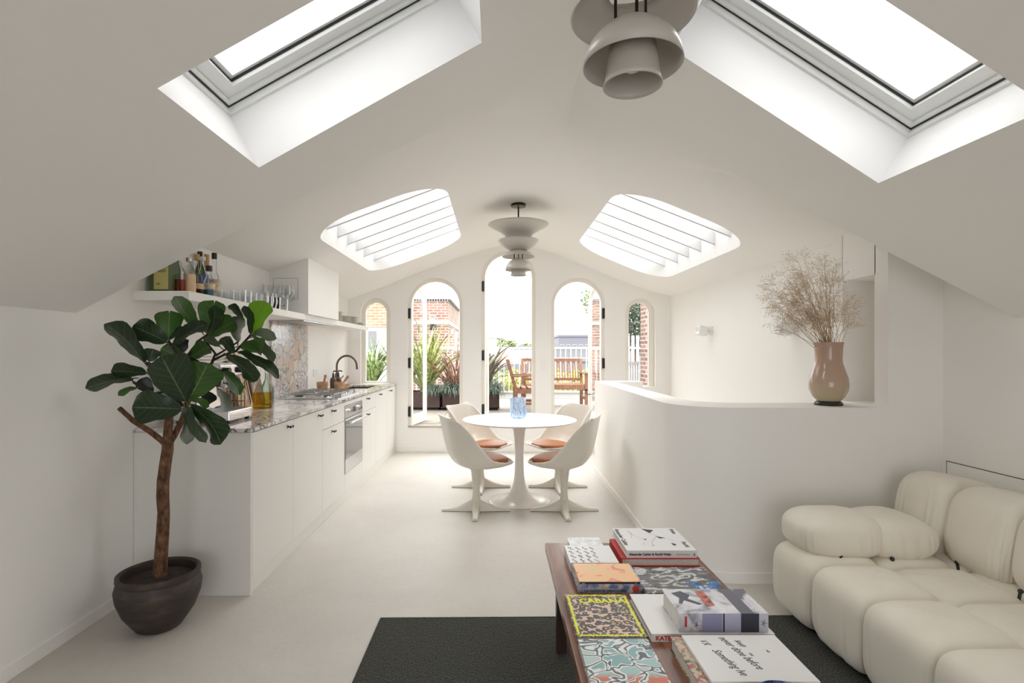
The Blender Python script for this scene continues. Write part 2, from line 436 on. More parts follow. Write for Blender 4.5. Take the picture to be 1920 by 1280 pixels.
# near roof windows
def roof_window(name, sk, fn, nrm, up):
    w = struct_empty(name, ((sk[0]+sk[1])/2, (sk[2]+sk[3])/2, fn((sk[0]+sk[1])/2)))
    loop = rectloop(sk)
    shaft('', loop, fn, nrm, .36, None).build('window_reveal', M['shaft'], w, world=True, smooth=0)
    def ring(o0, o1, h0, h1):
        lo = [(sk[0]+o0*up, sk[2]+o0), (sk[1]-o0*up, sk[2]+o0), (sk[1]-o0*up, sk[3]-o0), (sk[0]+o0*up, sk[3]-o0)]
        li = [(sk[0]+o1*up, sk[2]+o1), (sk[1]-o1*up, sk[2]+o1), (sk[1]-o1*up, sk[3]-o1), (sk[0]+o1*up, sk[3]-o1)]
        return plate(lo, [li], lambda x, y: (x+nrm[0]*h0, y, fn(x)+nrm[2]*h0), lambda x, y: (x+nrm[0]*h1, y, fn(x)+nrm[2]*h1))
    ring(-.003, .012, .235, .36).build('window_lining', M['frame'], w, world=True, smooth=0)
    ring(.011, .020, .262, .40).build('seal', M['gasket'], w, world=True, smooth=0)
    ring(.017, .034, .264, .40).build('window_frame', M['frame'], w, world=True, smooth=0)
    ring(.034, .085, .280, .34).build('sash', M['frame'], w, world=True, smooth=0, bevel=.003)
    ring(.085, .089, .296, .36).build('seal', M['gasket'], w, world=True, smooth=0)
    ring(.089, .104, .305, .36).build('glazing_bead', M['frame'], w, world=True, smooth=0)
    ring(-.06, -.002, .03, .42).build('window_curb', M['shaft'], w, world=True, smooth=0)
    o = .10
    lo = [(sk[0]+o*up, sk[2]+o), (sk[1]-o*up, sk[2]+o), (sk[1]-o*up, sk[3]-o), (sk[0]+o*up, sk[3]-o)]
    plate(lo, [], lambda x, y: (x+nrm[0]*.33, y, fn(x)+nrm[2]*.33)).build('pane', M['pane'], w, world=True, smooth=0)
    # small round screw cap low on the lining
    xs_ = sk[0]+.05 if nrm[0] < 0 else sk[1]-.05
    MB().tube([(xs_+nrm[0]*.25, sk[3]-.001, fn(xs_)+nrm[2]*.25), (xs_+nrm[0]*.25, sk[3]-.006, fn(xs_)+nrm[2]*.25)], .006, 12).build('screw_cap', M['greyink'], w, world=True)
    return w
nL = Vector((-.56, 0, 1)).normalized(); nR = Vector((.65, 0, 1)).normalized()
roof_window('window_1', SKL, nearL, nL, .9); roof_window('window_2', SKR, nearR, nR, .9)
# further pair of the same roof windows behind the camera
SKL2 = (-.957, -.058, -.9, -.25); SKR2 = (.767, 1.672, -.9, -.20)

def vault_light(name, loop, sk, zf, s):
    w = struct_empty(name, ((sk[0]+sk[1])/2, (sk[2]+sk[3])/2, zf((sk[0]+sk[1])/2)))
    shaft('', loop, zf, (0, 0, 1), .30, None, 1.0).build('window_reveal', M['shaft'], w, world=True, smooth=60)
    # rafters across the opening
    nR_ = 7
    for i in range(nR_):
        y = sk[2]+.14+(sk[3]-sk[2]-.34)*i/(nR_-1)
        x0, x1 = sk[0]-.02, sk[1]+.02
        z0, z1 = zf(x0)+.115, zf(x1)+.115
        MB().hexa([(x0, y-.016, z0), (x1, y-.016, z1), (x1, y+.016, z1), (x0, y+.016, z0), (x0, y-.016, z0+.11), (x1, y-.016, z1+.11), (x1, y+.016, z1+.11), (x0, y+.016, z0+.11)]).build('rafter', M['rafter'], w, world=True, smooth=0)
    plate([(sk[0]-.03, sk[2]-.03), (sk[1]+.03, sk[2]-.03), (sk[1]+.03, sk[3]+.03), (sk[0]-.03, sk[3]+.03)], [], lambda x, y: (x, y, zf(x)+.29)).build('pane', M['pane'], w, world=True, smooth=0)
    return w
vault_light('window_3', VHOLES[0], VKL, vault, -1); vault_light('window_4', VHOLES[1], VKR, vault, 1)

# outer roof skin over the step between the two roofs, keeps daylight out
k = MB(); n_ = 24
xs2 = [XL-.15+(XRN+.3-XL)*i/n_ for i in range(n_+1)]
for y in (2.44, 3.62):
    k.v += [(x, y, max(vault(x), near(x))+(.03 if y > 3 else .13)) for x in xs2]
k.f = [(i, i+1, n_+2+i, n_+1+i) for i in range(n_)]
a0 = len(k.v); k.v += [(x, 2.44, near(x)+.04) for x in xs2]; k.f += [(i, i+1, a0+i+1, a0+i) for i in range(n_)]
k.build('trim_3', M['wall'], kind='structure', smooth=0, solid=.02)

# ------------------------------------------------------------------ walls
T = .12
def wallL(x=XL):
    mb = MB()
    # one slab: near part rises to the eave, kitchen part to the vault
    L = [(YB, -.02), (YE+.15, -.02), (YE+.15, 2.10), (2.53, 2.10), (2.47, 1.56), (YB, 1.56)]
    return plate(L, [], lambda y, z: (x, y, z), lambda y, z: (x-T, y, z))
wallL().build('wall_left', M['wall'], kind='structure', smooth=0, weld=True)
# far wall with five arched openings
ARC = {'lw': (-1.79, -1.395, .905, 2.035), 'ld': (-1.165, -.44, .33, 2.297), 'cd': (-.19, .52, .33, 2.656), 'rd': (.73, 1.44, .33, 2.297), 'rw': (1.71, 2.108, .86, 2.03)}
TW = .13
outer = [(XL-.1, -.02), (XR+.1, -.02)]+[(x, vault(x)+.06) for x in [XR+.1-(XR+.2-XL)*i/30 for i in range(31)]]
plate(outer, [arch(*a) for a in ARC.values()], lambda x, z: (x, YE, z), lambda x, z: (x, YE+TW, z)).build('wall_far', M['wall'], kind='structure', smooth=30, weld=True)
# right hand walls
BX(XR, XR+T, 3.50, YE+.15, -2.7, 2.12).build('wall_right', M['wall'], kind='structure', smooth=0)
plate([(YB, -.02), (3.16, -.02), (3.16, 2.10), (2.66, 2.10), (2.58, 1.56), (YB, 1.56)], [], lambda y, z: (XRN, y, z), lambda y, z: (XRN+T, y, z)).build('wall_right_near', M['wall'], kind='structure', smooth=0, weld=True)
# wall with the tall niche, end of the stair parapet
XN = 2.234
nb = MB()
nb.box(XN, XRN+.12, 3.04, 3.147, 0, 2.12)                     # near strip and frontal face
nb.box(XN+.26, XRN+.12, 3.14, 3.44, .0, 2.12)                 # back of niche
nb.box(XN, XN+.27, 3.14, 3.44, 0, 1.005); nb.box(XN, XN+.27, 3.14, 3.44, 1.775, 2.12)
nb.box(XN, XRN+.12, 3.437, 3.53, 0, 2.12)
nb.build('wall_niche', M['wall'], kind='structure', smooth=0)
# behind the camera
plate([(XL-.1, -.02), (XRN+.1, -.02)]+[(x, near(x)+.05) for x in (XRN+.1, RIDGE, XL-.1)], [[(-1.1, .0), (1.5, .0), (1.5, 2.0), (-1.1, 2.0)]], lambda x, z: (x, YB, z), lambda x, z: (x, YB-.12, z)).build('wall_near', M['wall'], kind='structure', smooth=0)
w5 = struct_empty('added_rear_window', (.2, YB, 1))  # unseen wide window, added to bring light into the near room from behind
for a in (-1.1, -.26, .62, 1.45): BX(a, a+.05, YB-.08, YB-.03, 0, 2.0).build('window_frame', M['frame'], w5, world=True, smooth=0)
BX(-1.1, 1.5, YB-.08, YB-.03, 1.95, 2.0).build('window_frame', M['frame'], w5, world=True, smooth=0)
BX(-1.1, 1.5, YB-.06, YB-.055, 0.0, 2.0).build('pane', M['pane'], w5, world=True, smooth=0)

# stair parapet, outer path and inner path
def para_path():
    out = [(1.092, 5.90), (1.075, 4.6), (1.052, 3.42)]
    cx, cyy, r = 1.392, 3.38, .34
    for i in range(1, 17):
        a = pi+pi/2*i/16; out.append((cx+r*cos(a), cyy+r*sin(a)))
    out.append((XN, 3.04))
    return out
po = para_path()
pi_ = [(XN, 3.345), (1.52, 3.345)]+[(1.52-.26*sin(pi/2*i/8), 3.605-.26*cos(pi/2*i/8)) for i in range(1, 9)]+[(1.265, 4.88), (1.50, 4.90), (1.55, 5.90)]
pi_ = [(XN, 3.345), (1.52, 3.345)]+[(1.52-.26*sin(pi/2*i/8), 3.605-.26*cos(pi/2*i/8)) for i in range(1, 9)]+[(1.268, 5.70), (1.57, 5.70), (1.57, 5.90)]
loopP = list(reversed(po))+[]      # ccw
loopP = po+pi_
PH = 1.0
plate(loopP, [], lambda x, y: (x, y, PH), lambda x, y: (x, y, -.02)).build('wall_stair', M['wall'], kind='structure', smooth=35, weld=True)
def strip(path, h, d, z0=0.0, side=1):
    mb = MB(); n = len(path); off = []
    for i, p in enumerate(path):
        a = Vector(path[max(i-1, 0)]); b = Vector(path[min(i+1, n-1)]); t = (b-a).normalized(); nn = Vector((-t.y, t.x))*side
        off.append((p[0]+nn.x*d, p[1]+nn.y*d))
    v = [(x, y, z0) for x, y in path]+[(x, y, z0) for x, y in off]+[(x, y, z0+h) for x, y in path]+[(x, y, z0+h) for x, y in off]
    f = []
    for i in range(n-1):
        f += [(n+i, n+i+1, 3*n+i+1, 3*n+i), (2*n+i, 2*n+i+1, 3*n+i+1, 3*n+i), (i, i+1, n+i+1, n+i), (i, i+1, 2*n+i+1, 2*n+i)]
    f += [(0, n, 3*n, 2*n), (n-1, 2*n-1, 4*n-1, 3*n-1)]
    mb.add(v, f); return mb
BB = M['wall']
strip(po, .058, .007, side=-1).build('baseboard_stair', BB, kind='structure', smooth=35, weld=True)
BX(XN, XRN, 3.032, 3.04, 0, .058).build('baseboard_niche', BB, kind='structure', smooth=0, bevel=.002)
BX(XL, XL+.009, YB, 2.885, 0, .062).build('baseboard_left', BB, kind='structure', smooth=0, bevel=.002)
BX(-1.30, 2.3, YE-.009, YE, 0, .068).build('baseboard_far', BB, kind='structure', smooth=0, bevel=.002)
BX(XRN-.008, XRN, YB, 3.03, 0, .058).build('baseboard_right', BB, kind='structure', smooth=0, bevel=.002)
# floor with the stair opening
FO = [(XL-.1, YB-.1), (XRN+.1, YB-.1), (XRN+.1, 3.30), (XR+.1, 3.5), (XR+.1, YE+.1), (XL-.1, YE+.1)]
SH = [(1.20, 3.25), (XR-.005, 3.25), (XR-.005, 5.74), (1.20, 5.74)]
plate(FO, [SH], lambda x, y: (x, y, 0), lambda x, y: (x, y, -.18)).build('floor', M['floor'], kind='structure', smooth=0)
st = struct_empty('stairwell', (1.75, 4.5, -2.7))
st.name = 'wall_stairwell'
BX(1.10, 1.22, 3.1, 5.85, -2.7, -.02).build('wall_panel', M['wall'], st, world=True, smooth=0)
BX(1.10, 2.35, 3.1, 3.25, -2.7, -.02).build('wall_panel', M['wall'], st, world=True, smooth=0)
BX(1.10, 2.35, 5.75, 5.85, -2.7, -.19).build('wall_panel', M['wall'], st, world=True, smooth=0)
BX(1.10, 2.42, 3.1, 5.85, -2.8, -2.7).build('lower_floor', M['floor'], st, world=True, smooth=0)
for i in range(11):
    BX(1.225, XR-.005, 5.73-.225*(i+1), 5.73-.225*i, -.19*(i+1)-.19, -.19*(i+1)).build('step', M['stair'], st, world=True, smooth=0)
# raised sill step through the doors
BX(-1.25, 1.53, YE+TW+.001, YE+TW+.2, -.2, .33).build('trim_1', M['stone'], kind='structure', smooth=0)

# outline of the flush hatch in the right wall
h = struct_empty('trim_2', (XRN, 2.4, .3))
BX(XRN-.003, XRN, .9, 3.016, .700, .7035).build('shadow_gap', M['gasket'], h, world=True, smooth=0)
BX(XRN-.003, XRN, 3.0135, 3.0165, .04, .7035).build('shadow_gap', M['gasket'], h, world=True, smooth=0)
BX(XRN-.0025, XRN+.0005, .9, 3.0135, .04, .70).build('hatch_panel', M['wall'], h, world=True, smooth=0)

# ------------------------------------------------------------------ fixed side windows
def side_window(name, a, glass):
    w = struct_empty(name, ((a[0]+a[1])/2, YE, a[2]))
    g = arch(*glass)
    out = arch(a[0]-.002, a[1]+.002, a[2]-.002, a[3]+.002)
    plate(out, [g], lambda x, z: (x, YE+.055, z), lambda x, z: (x, YE+.11, z)).build('window_frame', M['cream'], w, world=True, smooth=30, weld=True, bevel=.006)
    plate(g, [], lambda x, z: (x, YE+.085, z)).build('pane', M['pane'], w, world=True, smooth=0)
side_window('window_6', ARC['lw'], (-1.735, -1.462, .93, 1.975))
side_window('window_7', ARC['rw'], (1.768, 2.033, .875, 1.972))

# ------------------------------------------------------------------ arched doors, each leaf swung outwards
def arched_door(name, a, ang, hinge_left, hz):
    d = struct_empty(name, ((a[0]+a[1])/2, YE, a[2]))
    fw = .045
    inn = arch(a[0]+fw, a[1]-fw, a[2]+.002, a[3]-fw)
    out = arch(a[0]-.001, a[1]+.001, a[2]+.002, a[3]+.001)
    U = [out[0], inn[0]]+list(reversed(inn[2:]))[:]+[]
    U = [out[0], inn[0]]+list(reversed(inn[2:]))+[inn[1], out[1]]+out[2:]
    plate(U, [], lambda x, z: (x, YE+.03, z), lambda x, z: (x, YE+.09, z)).build('door_frame', M['cream'], d, world=True, smooth=30, weld=True, bevel=.004)
    BX(a[0]+.001, a[1]-.001, YE-.012, YE+TW+.02, a[2]-.002, a[2]+.007).build('threshold', M['stone'], d, world=True, smooth=0, bevel=.002)
    for z in hz:
        hx = a[0]+.012 if hinge_left else a[1]-.012
        hm = MB().box(hx-.013, hx+.013, YE+.006, YE+.034, z-.065, z+.065).tube([(hx+(.014 if hinge_left else -.014), YE+.012, z-.07), (hx+(.014 if hinge_left else -.014), YE+.012, z+.07)], .009, 10)
        hm.build('hinge', M['black'], d, world=True, bevel=.002)
    w = (a[1]-a[0])-2*fw-.006; H = a[3]-fw-a[2]-.008
    s = 1 if hinge_left else -1
    hx = a[0]+fw if hinge_left else a[1]-fw
    ca, sa = cos(radians(ang)), sin(radians(ang))
    def mp(off):
        return lambda u, z: (hx+s*(u*ca)-s*off*sa, YE+.05+u*sa+off*ca, a[2]+.006+z)
    ol = arch(0, w, 0, H); il = arch(.055, w-.055, .13, H-.055)
    leaf = plate(ol, [il], mp(0), mp(.045)).build('door_leaf', M['cream'], d, world=True, smooth=30, weld=True, bevel=.004)
    plate(il, [], mp(.022)).build('pane', M['pane'], leaf, world=True, smooth=0)
    return d, leaf, mp, w
arched_door('door_1', ARC['ld'], 79, True, (1.83, 1.175, .53))
arched_door('door_2', ARC['cd'], 86, True, (2.19, 1.275, .56))
dd, lf, mp, w_ = arched_door('door_3', ARC['rd'], 84, False, (1.83, 1.17, .56))
p = Vector(mp(-.005)(w_-.03, .42)); 
MB().sphere(p+Vector((-.03, 0, .02)), .021).tube([p+Vector((-.03, 0, .02)), p+Vector((-.034, -.01, -.03)), p+Vector((-.01, -.02, -.045)), p+Vector((.03, -.02, -.045))], .007, 8).build('handle', M['black'], lf, world=True)

# daylight portals guide the sampling of the sky through the modelled openings
for (sk, fn, nrm, sg) in ((SKL, nearL, nL, -1), (SKR, nearR, nR, 1)):
    c = Vector(((sk[0]+sk[1])/2, (sk[2]+sk[3])/2, fn((sk[0]+sk[1])/2)))+nrm*.45
    portal('skylight_portal', c, (0, math.atan2(nrm.x, nrm.z), 0), 1.3, .9)
for sk in (VKL, VKR):
    sgn = -1 if sk[0] < 0 else 1
    portal('skylight_portal', ((sk[0]+sk[1])/2, (sk[2]+sk[3])/2, vault((sk[0]+sk[1])/2)+.34), (0, sgn*math.atan(.37), 0), 1.2, 2.4)
portal('door_portal', (.17, YE+TW+.04, 1.4), (-pi/2, 0, 0), 4.2, 2.7)
portal('window_portal', (.2, YB-.15, 1.0), (pi/2, 0, 0), 2.7, 2.1)

# ------------------------------------------------------------------ small wall fittings
def plate_switch(name, label, cat, x, z, w, h, y=YE, group=None):
    t = thing(name, label, cat, (x, y, z), 0, group)
    BX(-w/2, w/2, -.007, 0, -h/2, h/2).build('cover_plate', M['wall'], t, bevel=.0015, smooth=0)
    return t
t = plate_switch('light_switch', 'white double light switch on the end wall beside the left arched door', 'switch', (745-930)*.00705, 1.155, .086, .086)
for k in (-.02, .02): BX(k-.008, k+.008, -.013, -.006, -.012, .012).build('rocker', M['white'], t, smooth=0)
t = plate_switch('control_panel', 'white tall control panel with six buttons on the pier right of the central door', 'panel', (1018.5-930)*.00705, 1.15, .085, .165)
for i in range(3):
    for k in (-.014, .014): BX(k-.009, k+.009, -.011, -.006, -.055+i*.04, -.033+i*.04).build('button', M['frame'], t, smooth=0)
# wall lights on the stair wall
def sconce(y, z, label):
    t = thing('wall_light', label, 'wall light', (XR, y, z), 0, 'square white spotlights on the stair wall')
    BX(-.02, 0, -.045, .045, -.045, .045).build('mount', M['white'], t, smooth=0, bevel=.004)
    MB().tube([(-.015, 0, 0), (-.06, -.0, -.005)], .012, 12).build('arm', M['white'], t)
    s = MB().hexa([(-.15, -.055, -.035), (-.06, -.055, -.06), (-.06, .055, -.06), (-.15, .055, -.035), (-.135, -.055, .06), (-.045, -.055, .04), (-.045, .055, .04), (-.135, .055, .06)]).build('lamp_shade', M['white'], t, smooth=0, bevel=.004)
    MB().tube([(-.151, 0, .012), (-.147, 0, .013)], .036, 16).build('lens', M['frame'], s)
sconce(5.70, 1.545, 'small square white spotlight on the bare stair wall left of the dried flowers')
sconce(4.10, 1.50, 'small square white spotlight half hidden behind the dried flowers')
# ================================================================== KITCHEN
KX, K0, K1 = -1.326, 2.883, 7.05       # face of the fronts, near end, far end
XLw = XL
c = thing('kitchen_cabinet_run', 'white base cabinets with small black knobs along the left wall under the marble worktop', 'cabinet', (XL, K0, 0))
def kb(x0, x1, y0, y1, z0, z1, name, m, par=c, bevel=.0015, **k):
    return BX(x0, x1, y0, y1, z0, z1).build(name, m, par, world=True, smooth=0, bevel=bevel, **k)
kb(XL+.002, KX, K0, K0+.019, 0, .883, 'end_panel', M['cab'])
kb(XL+.01, KX-.024, K0+.019, 6.02, .10, .881, 'carcass', M['cab'], bevel=0); kb(XL+.01, KX-.024, 6.02, K1-.01, .10, .68, 'carcass', M['cab'], bevel=0); kb(XL+.01, KX-.024, 6.65, K1-.01, .68, .881, 'carcass', M['cab'], bevel=0)
kb(KX-.03, KX-.012, K0+.019, K1-.01, 0, .088, 'plinth', M['cab'])
def knob(par, y, z):
    m = MB().tube([(KX-.004, y, z), (KX+.003, y, z)], .010, 12).tube([(KX, y, z), (KX+.026, y, z)], .0045, 8).tube([(KX+.026, y-.019, z), (KX+.026, y+.019, z)], .0052, 8)
    m.sphere((KX+.026, y-.019, z), .0085, 8, 6).sphere((KX+.026, y+.019, z), .0085, 8, 6)
    m.build('knob', M['black'], par, world=True)
g = .0018
def front(name, y0, y1, z0, z1, ky=None, kz=None):
    o = kb(KX-.020, KX, y0+g, y1-g, z0+g, z1-g, name, M['cab'], bevel=.001)
    if ky: knob(o, ky, kz)
    return o
Y = [2.902, 3.489, 4.080, 4.669, 5.283, 5.880, 6.475, 7.040]
front('door', Y[0], Y[1], .09, .880, 3.395, .843)
front('door', Y[1], Y[2], .09, .880, 3.985, .843)
front('drawer', Y[2], Y[3], .717, .880, 4.31, .843); front('door', Y[2], Y[3], .09, .717, 4.31, .678)
front('filler_panel', Y[3], Y[4], .842, .880); front('drawer', Y[3], Y[4], .09, .246)
front('drawer', Y[4], Y[5], .717, .880, 5.47, .841); front('drawer', Y[4], Y[5], .09, .717, 5.47, .68)
front('door', Y[5], Y[6], .09, .880, 6.06, .838)
front('door', Y[6], Y[7], .09, .880, 6.65, .838)
# oven
ov = thing('built_in_oven', 'stainless steel built-in oven with dark glass door between the white base cabinets', 'oven', (KX, (Y[3]+Y[4])/2, .246))
y0, y1 = Y[3]+.004, Y[4]-.004
BX(KX-.02, KX+.004, y0, y1, .733, .840).build('control_panel', M['steel'], ov, world=True, bevel=.002, smooth=0)
BX(KX-.02, KX+.006, y0, y1, .250, .728).build('oven_door', M['steel'], ov, world=True, bevel=.002, smooth=0)
BX(KX+.0055, KX+.0085, y0+.012, y1-.012, .372, .716).build('door_glass', M['darkglass'], ov, world=True, smooth=0)
hb = MB().tube([(KX+.045, y0+.05, .690), (KX+.045, y1-.05, .690)], .010, 10)
for y in (y0+.07, y1-.07): hb.tube([(KX, y, .690), (KX+.045, y, .690)], .007, 8)
hb.build('handle', M['chrome'], ov, world=True)
BX(KX+.003, KX+.006, 4.93, 5.03, .765, .812).build('display', M['gasket'], ov, world=True, smooth=0)
for y in (4.80, 5.14):
    MB().tube([(KX+.002, y, .787), (KX+.010, y, .787)], .024, 20).tube([(KX+.008, y, .787), (KX+.030, y, .787)], .016, 16).build('knob', M['chrome'], ov, world=True)
# worktop, with an undermounted sink cut out
wt = thing('worktop', 'pink and grey breccia marble worktop along the white kitchen cabinets', 'worktop', (XL, K0, .885))
SK = (-1.80, -1.46, 6.05, 6.62)
plate([(XL+.001, K0-.006), (KX+.008, K0-.006), (KX+.008, YE-.001), (XL+.001, YE-.001)], [rectloop(SK)], lambda x, y: (x, y, .905), lambda x, y: (x, y, .885)).build('slab', M['marble_top'], wt, world=True, smooth=0, weld=True)
sk = thing('kitchen_sink', 'bronze undermounted sink set in the marble worktop below the small left window', 'sink', (-1.63, 6.33, .70))
sb = MB()
sb.box(SK[0]-.01, SK[1]+.01, SK[2]-.01, SK[3]+.01, .70, .71); sb.box(SK[0]-.012, SK[0], SK[2]-.01, SK[3]+.01, .70, .8849); sb.box(SK[1], SK[1]+.012, SK[2]-.01, SK[3]+.01, .70, .8849)
sb.box(SK[0], SK[1], SK[2]-.012, SK[2], .70, .8849); sb.box(SK[0], SK[1], SK[3], SK[3]+.012, .70, .8849)
sb.build('basin', M['bronze'], sk, world=True, smooth=0)
MB().lathe([(0, .001), (.04, .001), (.04, .004), (0, .005)], 20, (-1.63, 6.33, .710)).build('drain', M['chrome'], sk, world=True)
# tap
tp = thing('kitchen_tap', 'tall aged bronze swan-neck tap behind the sink', 'tap', (-1.90, 6.28, .905))
tx, ty = -1.872, 6.27
MB().lathe([(.028, 0), (.028, .012), (.022, .02), (.022, .15), (.017, .165), (.0, .166)], 20, (tx, ty, .905)).build('tap_body', M['bronze'], tp, world=True)
path = [(tx, ty, 1.06)]+[(tx, ty, 1.06+.04*i) for i in range(1, 3)]+[(tx+.118-.118*cos(pi*i/14), ty, 1.15+.125*sin(pi*i/14)) for i in range(15)]+[(tx+.238, ty, 1.115)]
MB().tube(path, .012, 12).build('spout', M['bronze'], tp, world=True)
MB().tube([(tx+.02, ty-.01, 1.0), (tx+.055, ty-.02, 1.01), (tx+.09, ty-.03, 1.045)], .006, 8).build('lever', M['bronze'], tp, world=True)
# two pump bottles
for (i, (x, y, lab)) in enumerate(((-1.775, 6.00, 'brown pump soap bottle beside the tap, nearer the window'), (-1.80, 5.90, 'brown pump soap bottle beside the tap, nearer the hob'))):
    b = thing('soap_bottle', lab, 'bottle', (x, y, .905), 0, 'brown pump bottles by the tap')
    MB().lathe([(.0, 0), (.034, 0), (.036, .01), (.036, .10), (.028, .125), (.014, .135), (.014, .15), (0, .15)], 20).build('bottle_body', mat('brown_bottle_%d' % i, (.08, .045, .025), .15), b)
    MB().tube([(0, 0, .148), (0, 0, .175)], .012, 12).tube([(0, 0, .17), (0, 0, .2)], .005, 8).tube([(0, 0, .2), (.02, 0, .203), (.045, 0, .195)], .007, 8).build('pump', M['black'], b)
    BX(-.0, .0365, -.018, .018, .03, .09).build('label', M['bronze'], b, smooth=0)
# hob
hb = thing('gas_hob', 'stainless steel gas hob with cast pan supports set in the marble worktop', 'hob', (-1.63, 5.0, .905))
BX(-.255, .255, -.36, .36, 0, .006).build('hob_plate', M['steel'], hb, bevel=.002, smooth=0)
for (x, y, r) in ((-.13, -.23, .045), (.12, -.23, .035), (0, 0, .06), (-.13, .23, .035), (.12, .23, .045)):
    bu = MB().lathe([(r*1.2, .006), (r*1.2, .012), (r, .018), (0, .018)], 20, (x, y, 0)).build('burner', M['chrome'], hb)
    MB().lathe([(r*.8, .018), (r*.8, .026), (0, .028)], 20, (x, y, 0)).build('burner_cap', M['black'], bu)
for y in (-.235, 0, .235):
    m = MB(); w2, d2 = .21, .105
    for (a, b_) in (((-w2, y-d2), (w2, y-d2)), ((w2, y-d2), (w2, y+d2)), ((w2, y+d2), (-w2, y+d2)), ((-w2, y+d2), (-w2, y-d2)), ((0, y-d2), (0, y-.03)), ((0, y+d2), (0, y+.03)), ((-w2, y), (-.07, y)), ((w2, y), (.07, y))):
        m.bar((*a, .043), (*b_, .043), .010)
    for sx in (-w2, w2):
        for sy in (y-d2, y+d2): m.bar((sx, sy, .006), (sx, sy, .043), .01)
    m.build('pan_support', M['steel'], hb, smooth=0)
for k in range(5): MB().lathe([(.018, .006), (.016, .03), (0, .031)], 16, (.232, -.16+.08*k, 0)).build('knob', M['chrome'], hb)
# splashback slab and the boxed extractor above
sp = thing('marble_splashback', 'tall breccia marble splashback slab on the wall behind the hob', 'splashback', (XL, 5.05, .905))
BX(XL+.001, XL+.019, 4.61, 5.50, .9055, 1.596).build('slab', M['marble_wall'], sp, world=True, smooth=0)
ch = struct_empty('trim_4', (XL, 5.05, 1.6))
BX(XL, -1.623, 4.61, 5.50, 1.648, 2.20).build('extractor_boxing', M['wall'], ch, world=True, smooth=0)
m = MB()
for (a, b_) in (((-1.925, 1.775), (-1.712, 1.775)), ((-1.712, 1.775), (-1.712, 1.955)), ((-1.712, 1.955), (-1.925, 1.955)), ((-1.925, 1.955), (-1.925, 1.775))):
    m.bar((a[0], 4.6095, a[1]), (b_[0], 4.6095, b_[1]), .003, .003, up=(0, 1, 0))
m.build('hatch_outline', M['greyink'], ch, world=True, smooth=0)
# shelf
SX = -1.654
sh = thing('wall_shelf', 'long thick white floating shelf above the kitchen worktop', 'shelf', (XL, 2.87, 1.597))
BX(XL, SX, 2.87, 6.92, 1.597, 1.647).build('board', M['wall'], sh, world=True, smooth=0, bevel=.002)
ex_ = thing('extractor_grille', 'flat metal extractor grille under the white shelf above the hob', 'extractor', (-1.80, 5.05, 1.597))
BX(-.13, .13, -.42, .42, -.008, 0).build('grille_frame', M['steel'], ex_, smooth=0)
for k in range(3): BX(-.11, .11, -.40+.27*k, -.15+.27*k, -.012, -.008).build('filter_panel', M['steel'], ex_, smooth=0, bevel=.003)
# socket
t = thing('wall_socket', 'white double socket on the wall right of the marble splashback', 'socket', (XL, 5.78, 1.095))
BX(0, .007, -.06, .06, -.042, .042).build('cover_plate', M['white'], t, smooth=0, bevel=.002)
for k in (-.03, .03): BX(.006, .011, k-.008, k+.008, .012, .026).build('rocker', M['frame'], t, smooth=0)

ZT = .905
# espresso machine
e = thing('espresso_machine', 'chrome espresso machine half hidden behind the large leaves at the near end of the worktop', 'coffee machine', (-1.70, 3.20, ZT))
BX(-.15, .17, -.14, .14, .015, .07).build('drip_tray', M['chrome'], e, bevel=.004, smooth=0)
for x in (-.13, .15):
    for y in (-.12, .12): MB().lathe([(.014, 0), (.014, .015), (0, .0151)], 12, (x, y, 0)).build('foot', M['black'], e)
BX(-.15, -.02, -.14, .14, .07, .33).build('machine_body', M['chrome'], e, bevel=.01, smooth=30)
BX(-.15, .12, -.14, .14, .27, .34).build('top_housing', M['chrome'], e, bevel=.01, smooth=30)
MB().lathe([(.032, .225), (.036, .24), (.036, .28), (0, .281)], 20, (.06, 0, 0)).build('group_head', M['chrome'], e)
pf = MB().lathe([(.0, .195), (.025, .2), (.034, .21), (.036, .238), (0, .239)], 20, (.06, 0, 0)).build('portafilter', M['chrome'], e)
MB().tube([(.09, -.0, .22), (.14, -.02, .215), (.20, -.04, .205)], [.008, .013, .012], 10).build('portafilter_handle', M['black'], pf)
MB().tube([(.05, .12, .29), (.10, .13, .25), (.13, .135, .16), (.14, .135, .12)], .005, 8).build('steam_wand', M['chrome'], e)
for y in (-.08, .09): MB().tube([(.12, y, .305), (.145, y, .305)], .018, 14).build('dial', M['black'], e)
for k in range(9): MB().bar((.155, -.12+.03*k, .071), (-.0, -.12+.03*k, .071), .004).build('grate_bar', M['steel'], e, smooth=0)
m = MB()
for k in range(4): m.tube([(-.14, -.13, .345+.02*k), (.11, -.13, .345+.02*k), (.11, .13, .345+.02*k), (-.14, .13, .345+.02*k), (-.14, -.13, .345+.02*k)], .002, 6)
m.build('cup_rail', M['chrome'], e)
# small wire rack beyond it
rk = thing('wire_rack', 'small black wire rack behind the espresso machine', 'rack', (-1.78, 3.55, ZT))
m = MB()
for z in (.02, .08, .14, .20): m.tube([(-.06, -.10, z), (.06, -.10, z), (.06, .10, z), (-.06, .10, z), (-.06, -.10, z)], .0022, 6)
for (x, y) in ((-.06, -.10), (.06, -.10), (.06, .10), (-.06, .10), (.06, 0), (-.06, 0), (.06, .05), (.06, -.05)): m.tube([(x, y, 0), (x, y, .22)], .0025, 6)
m.build('wire_frame', M['black'], rk)
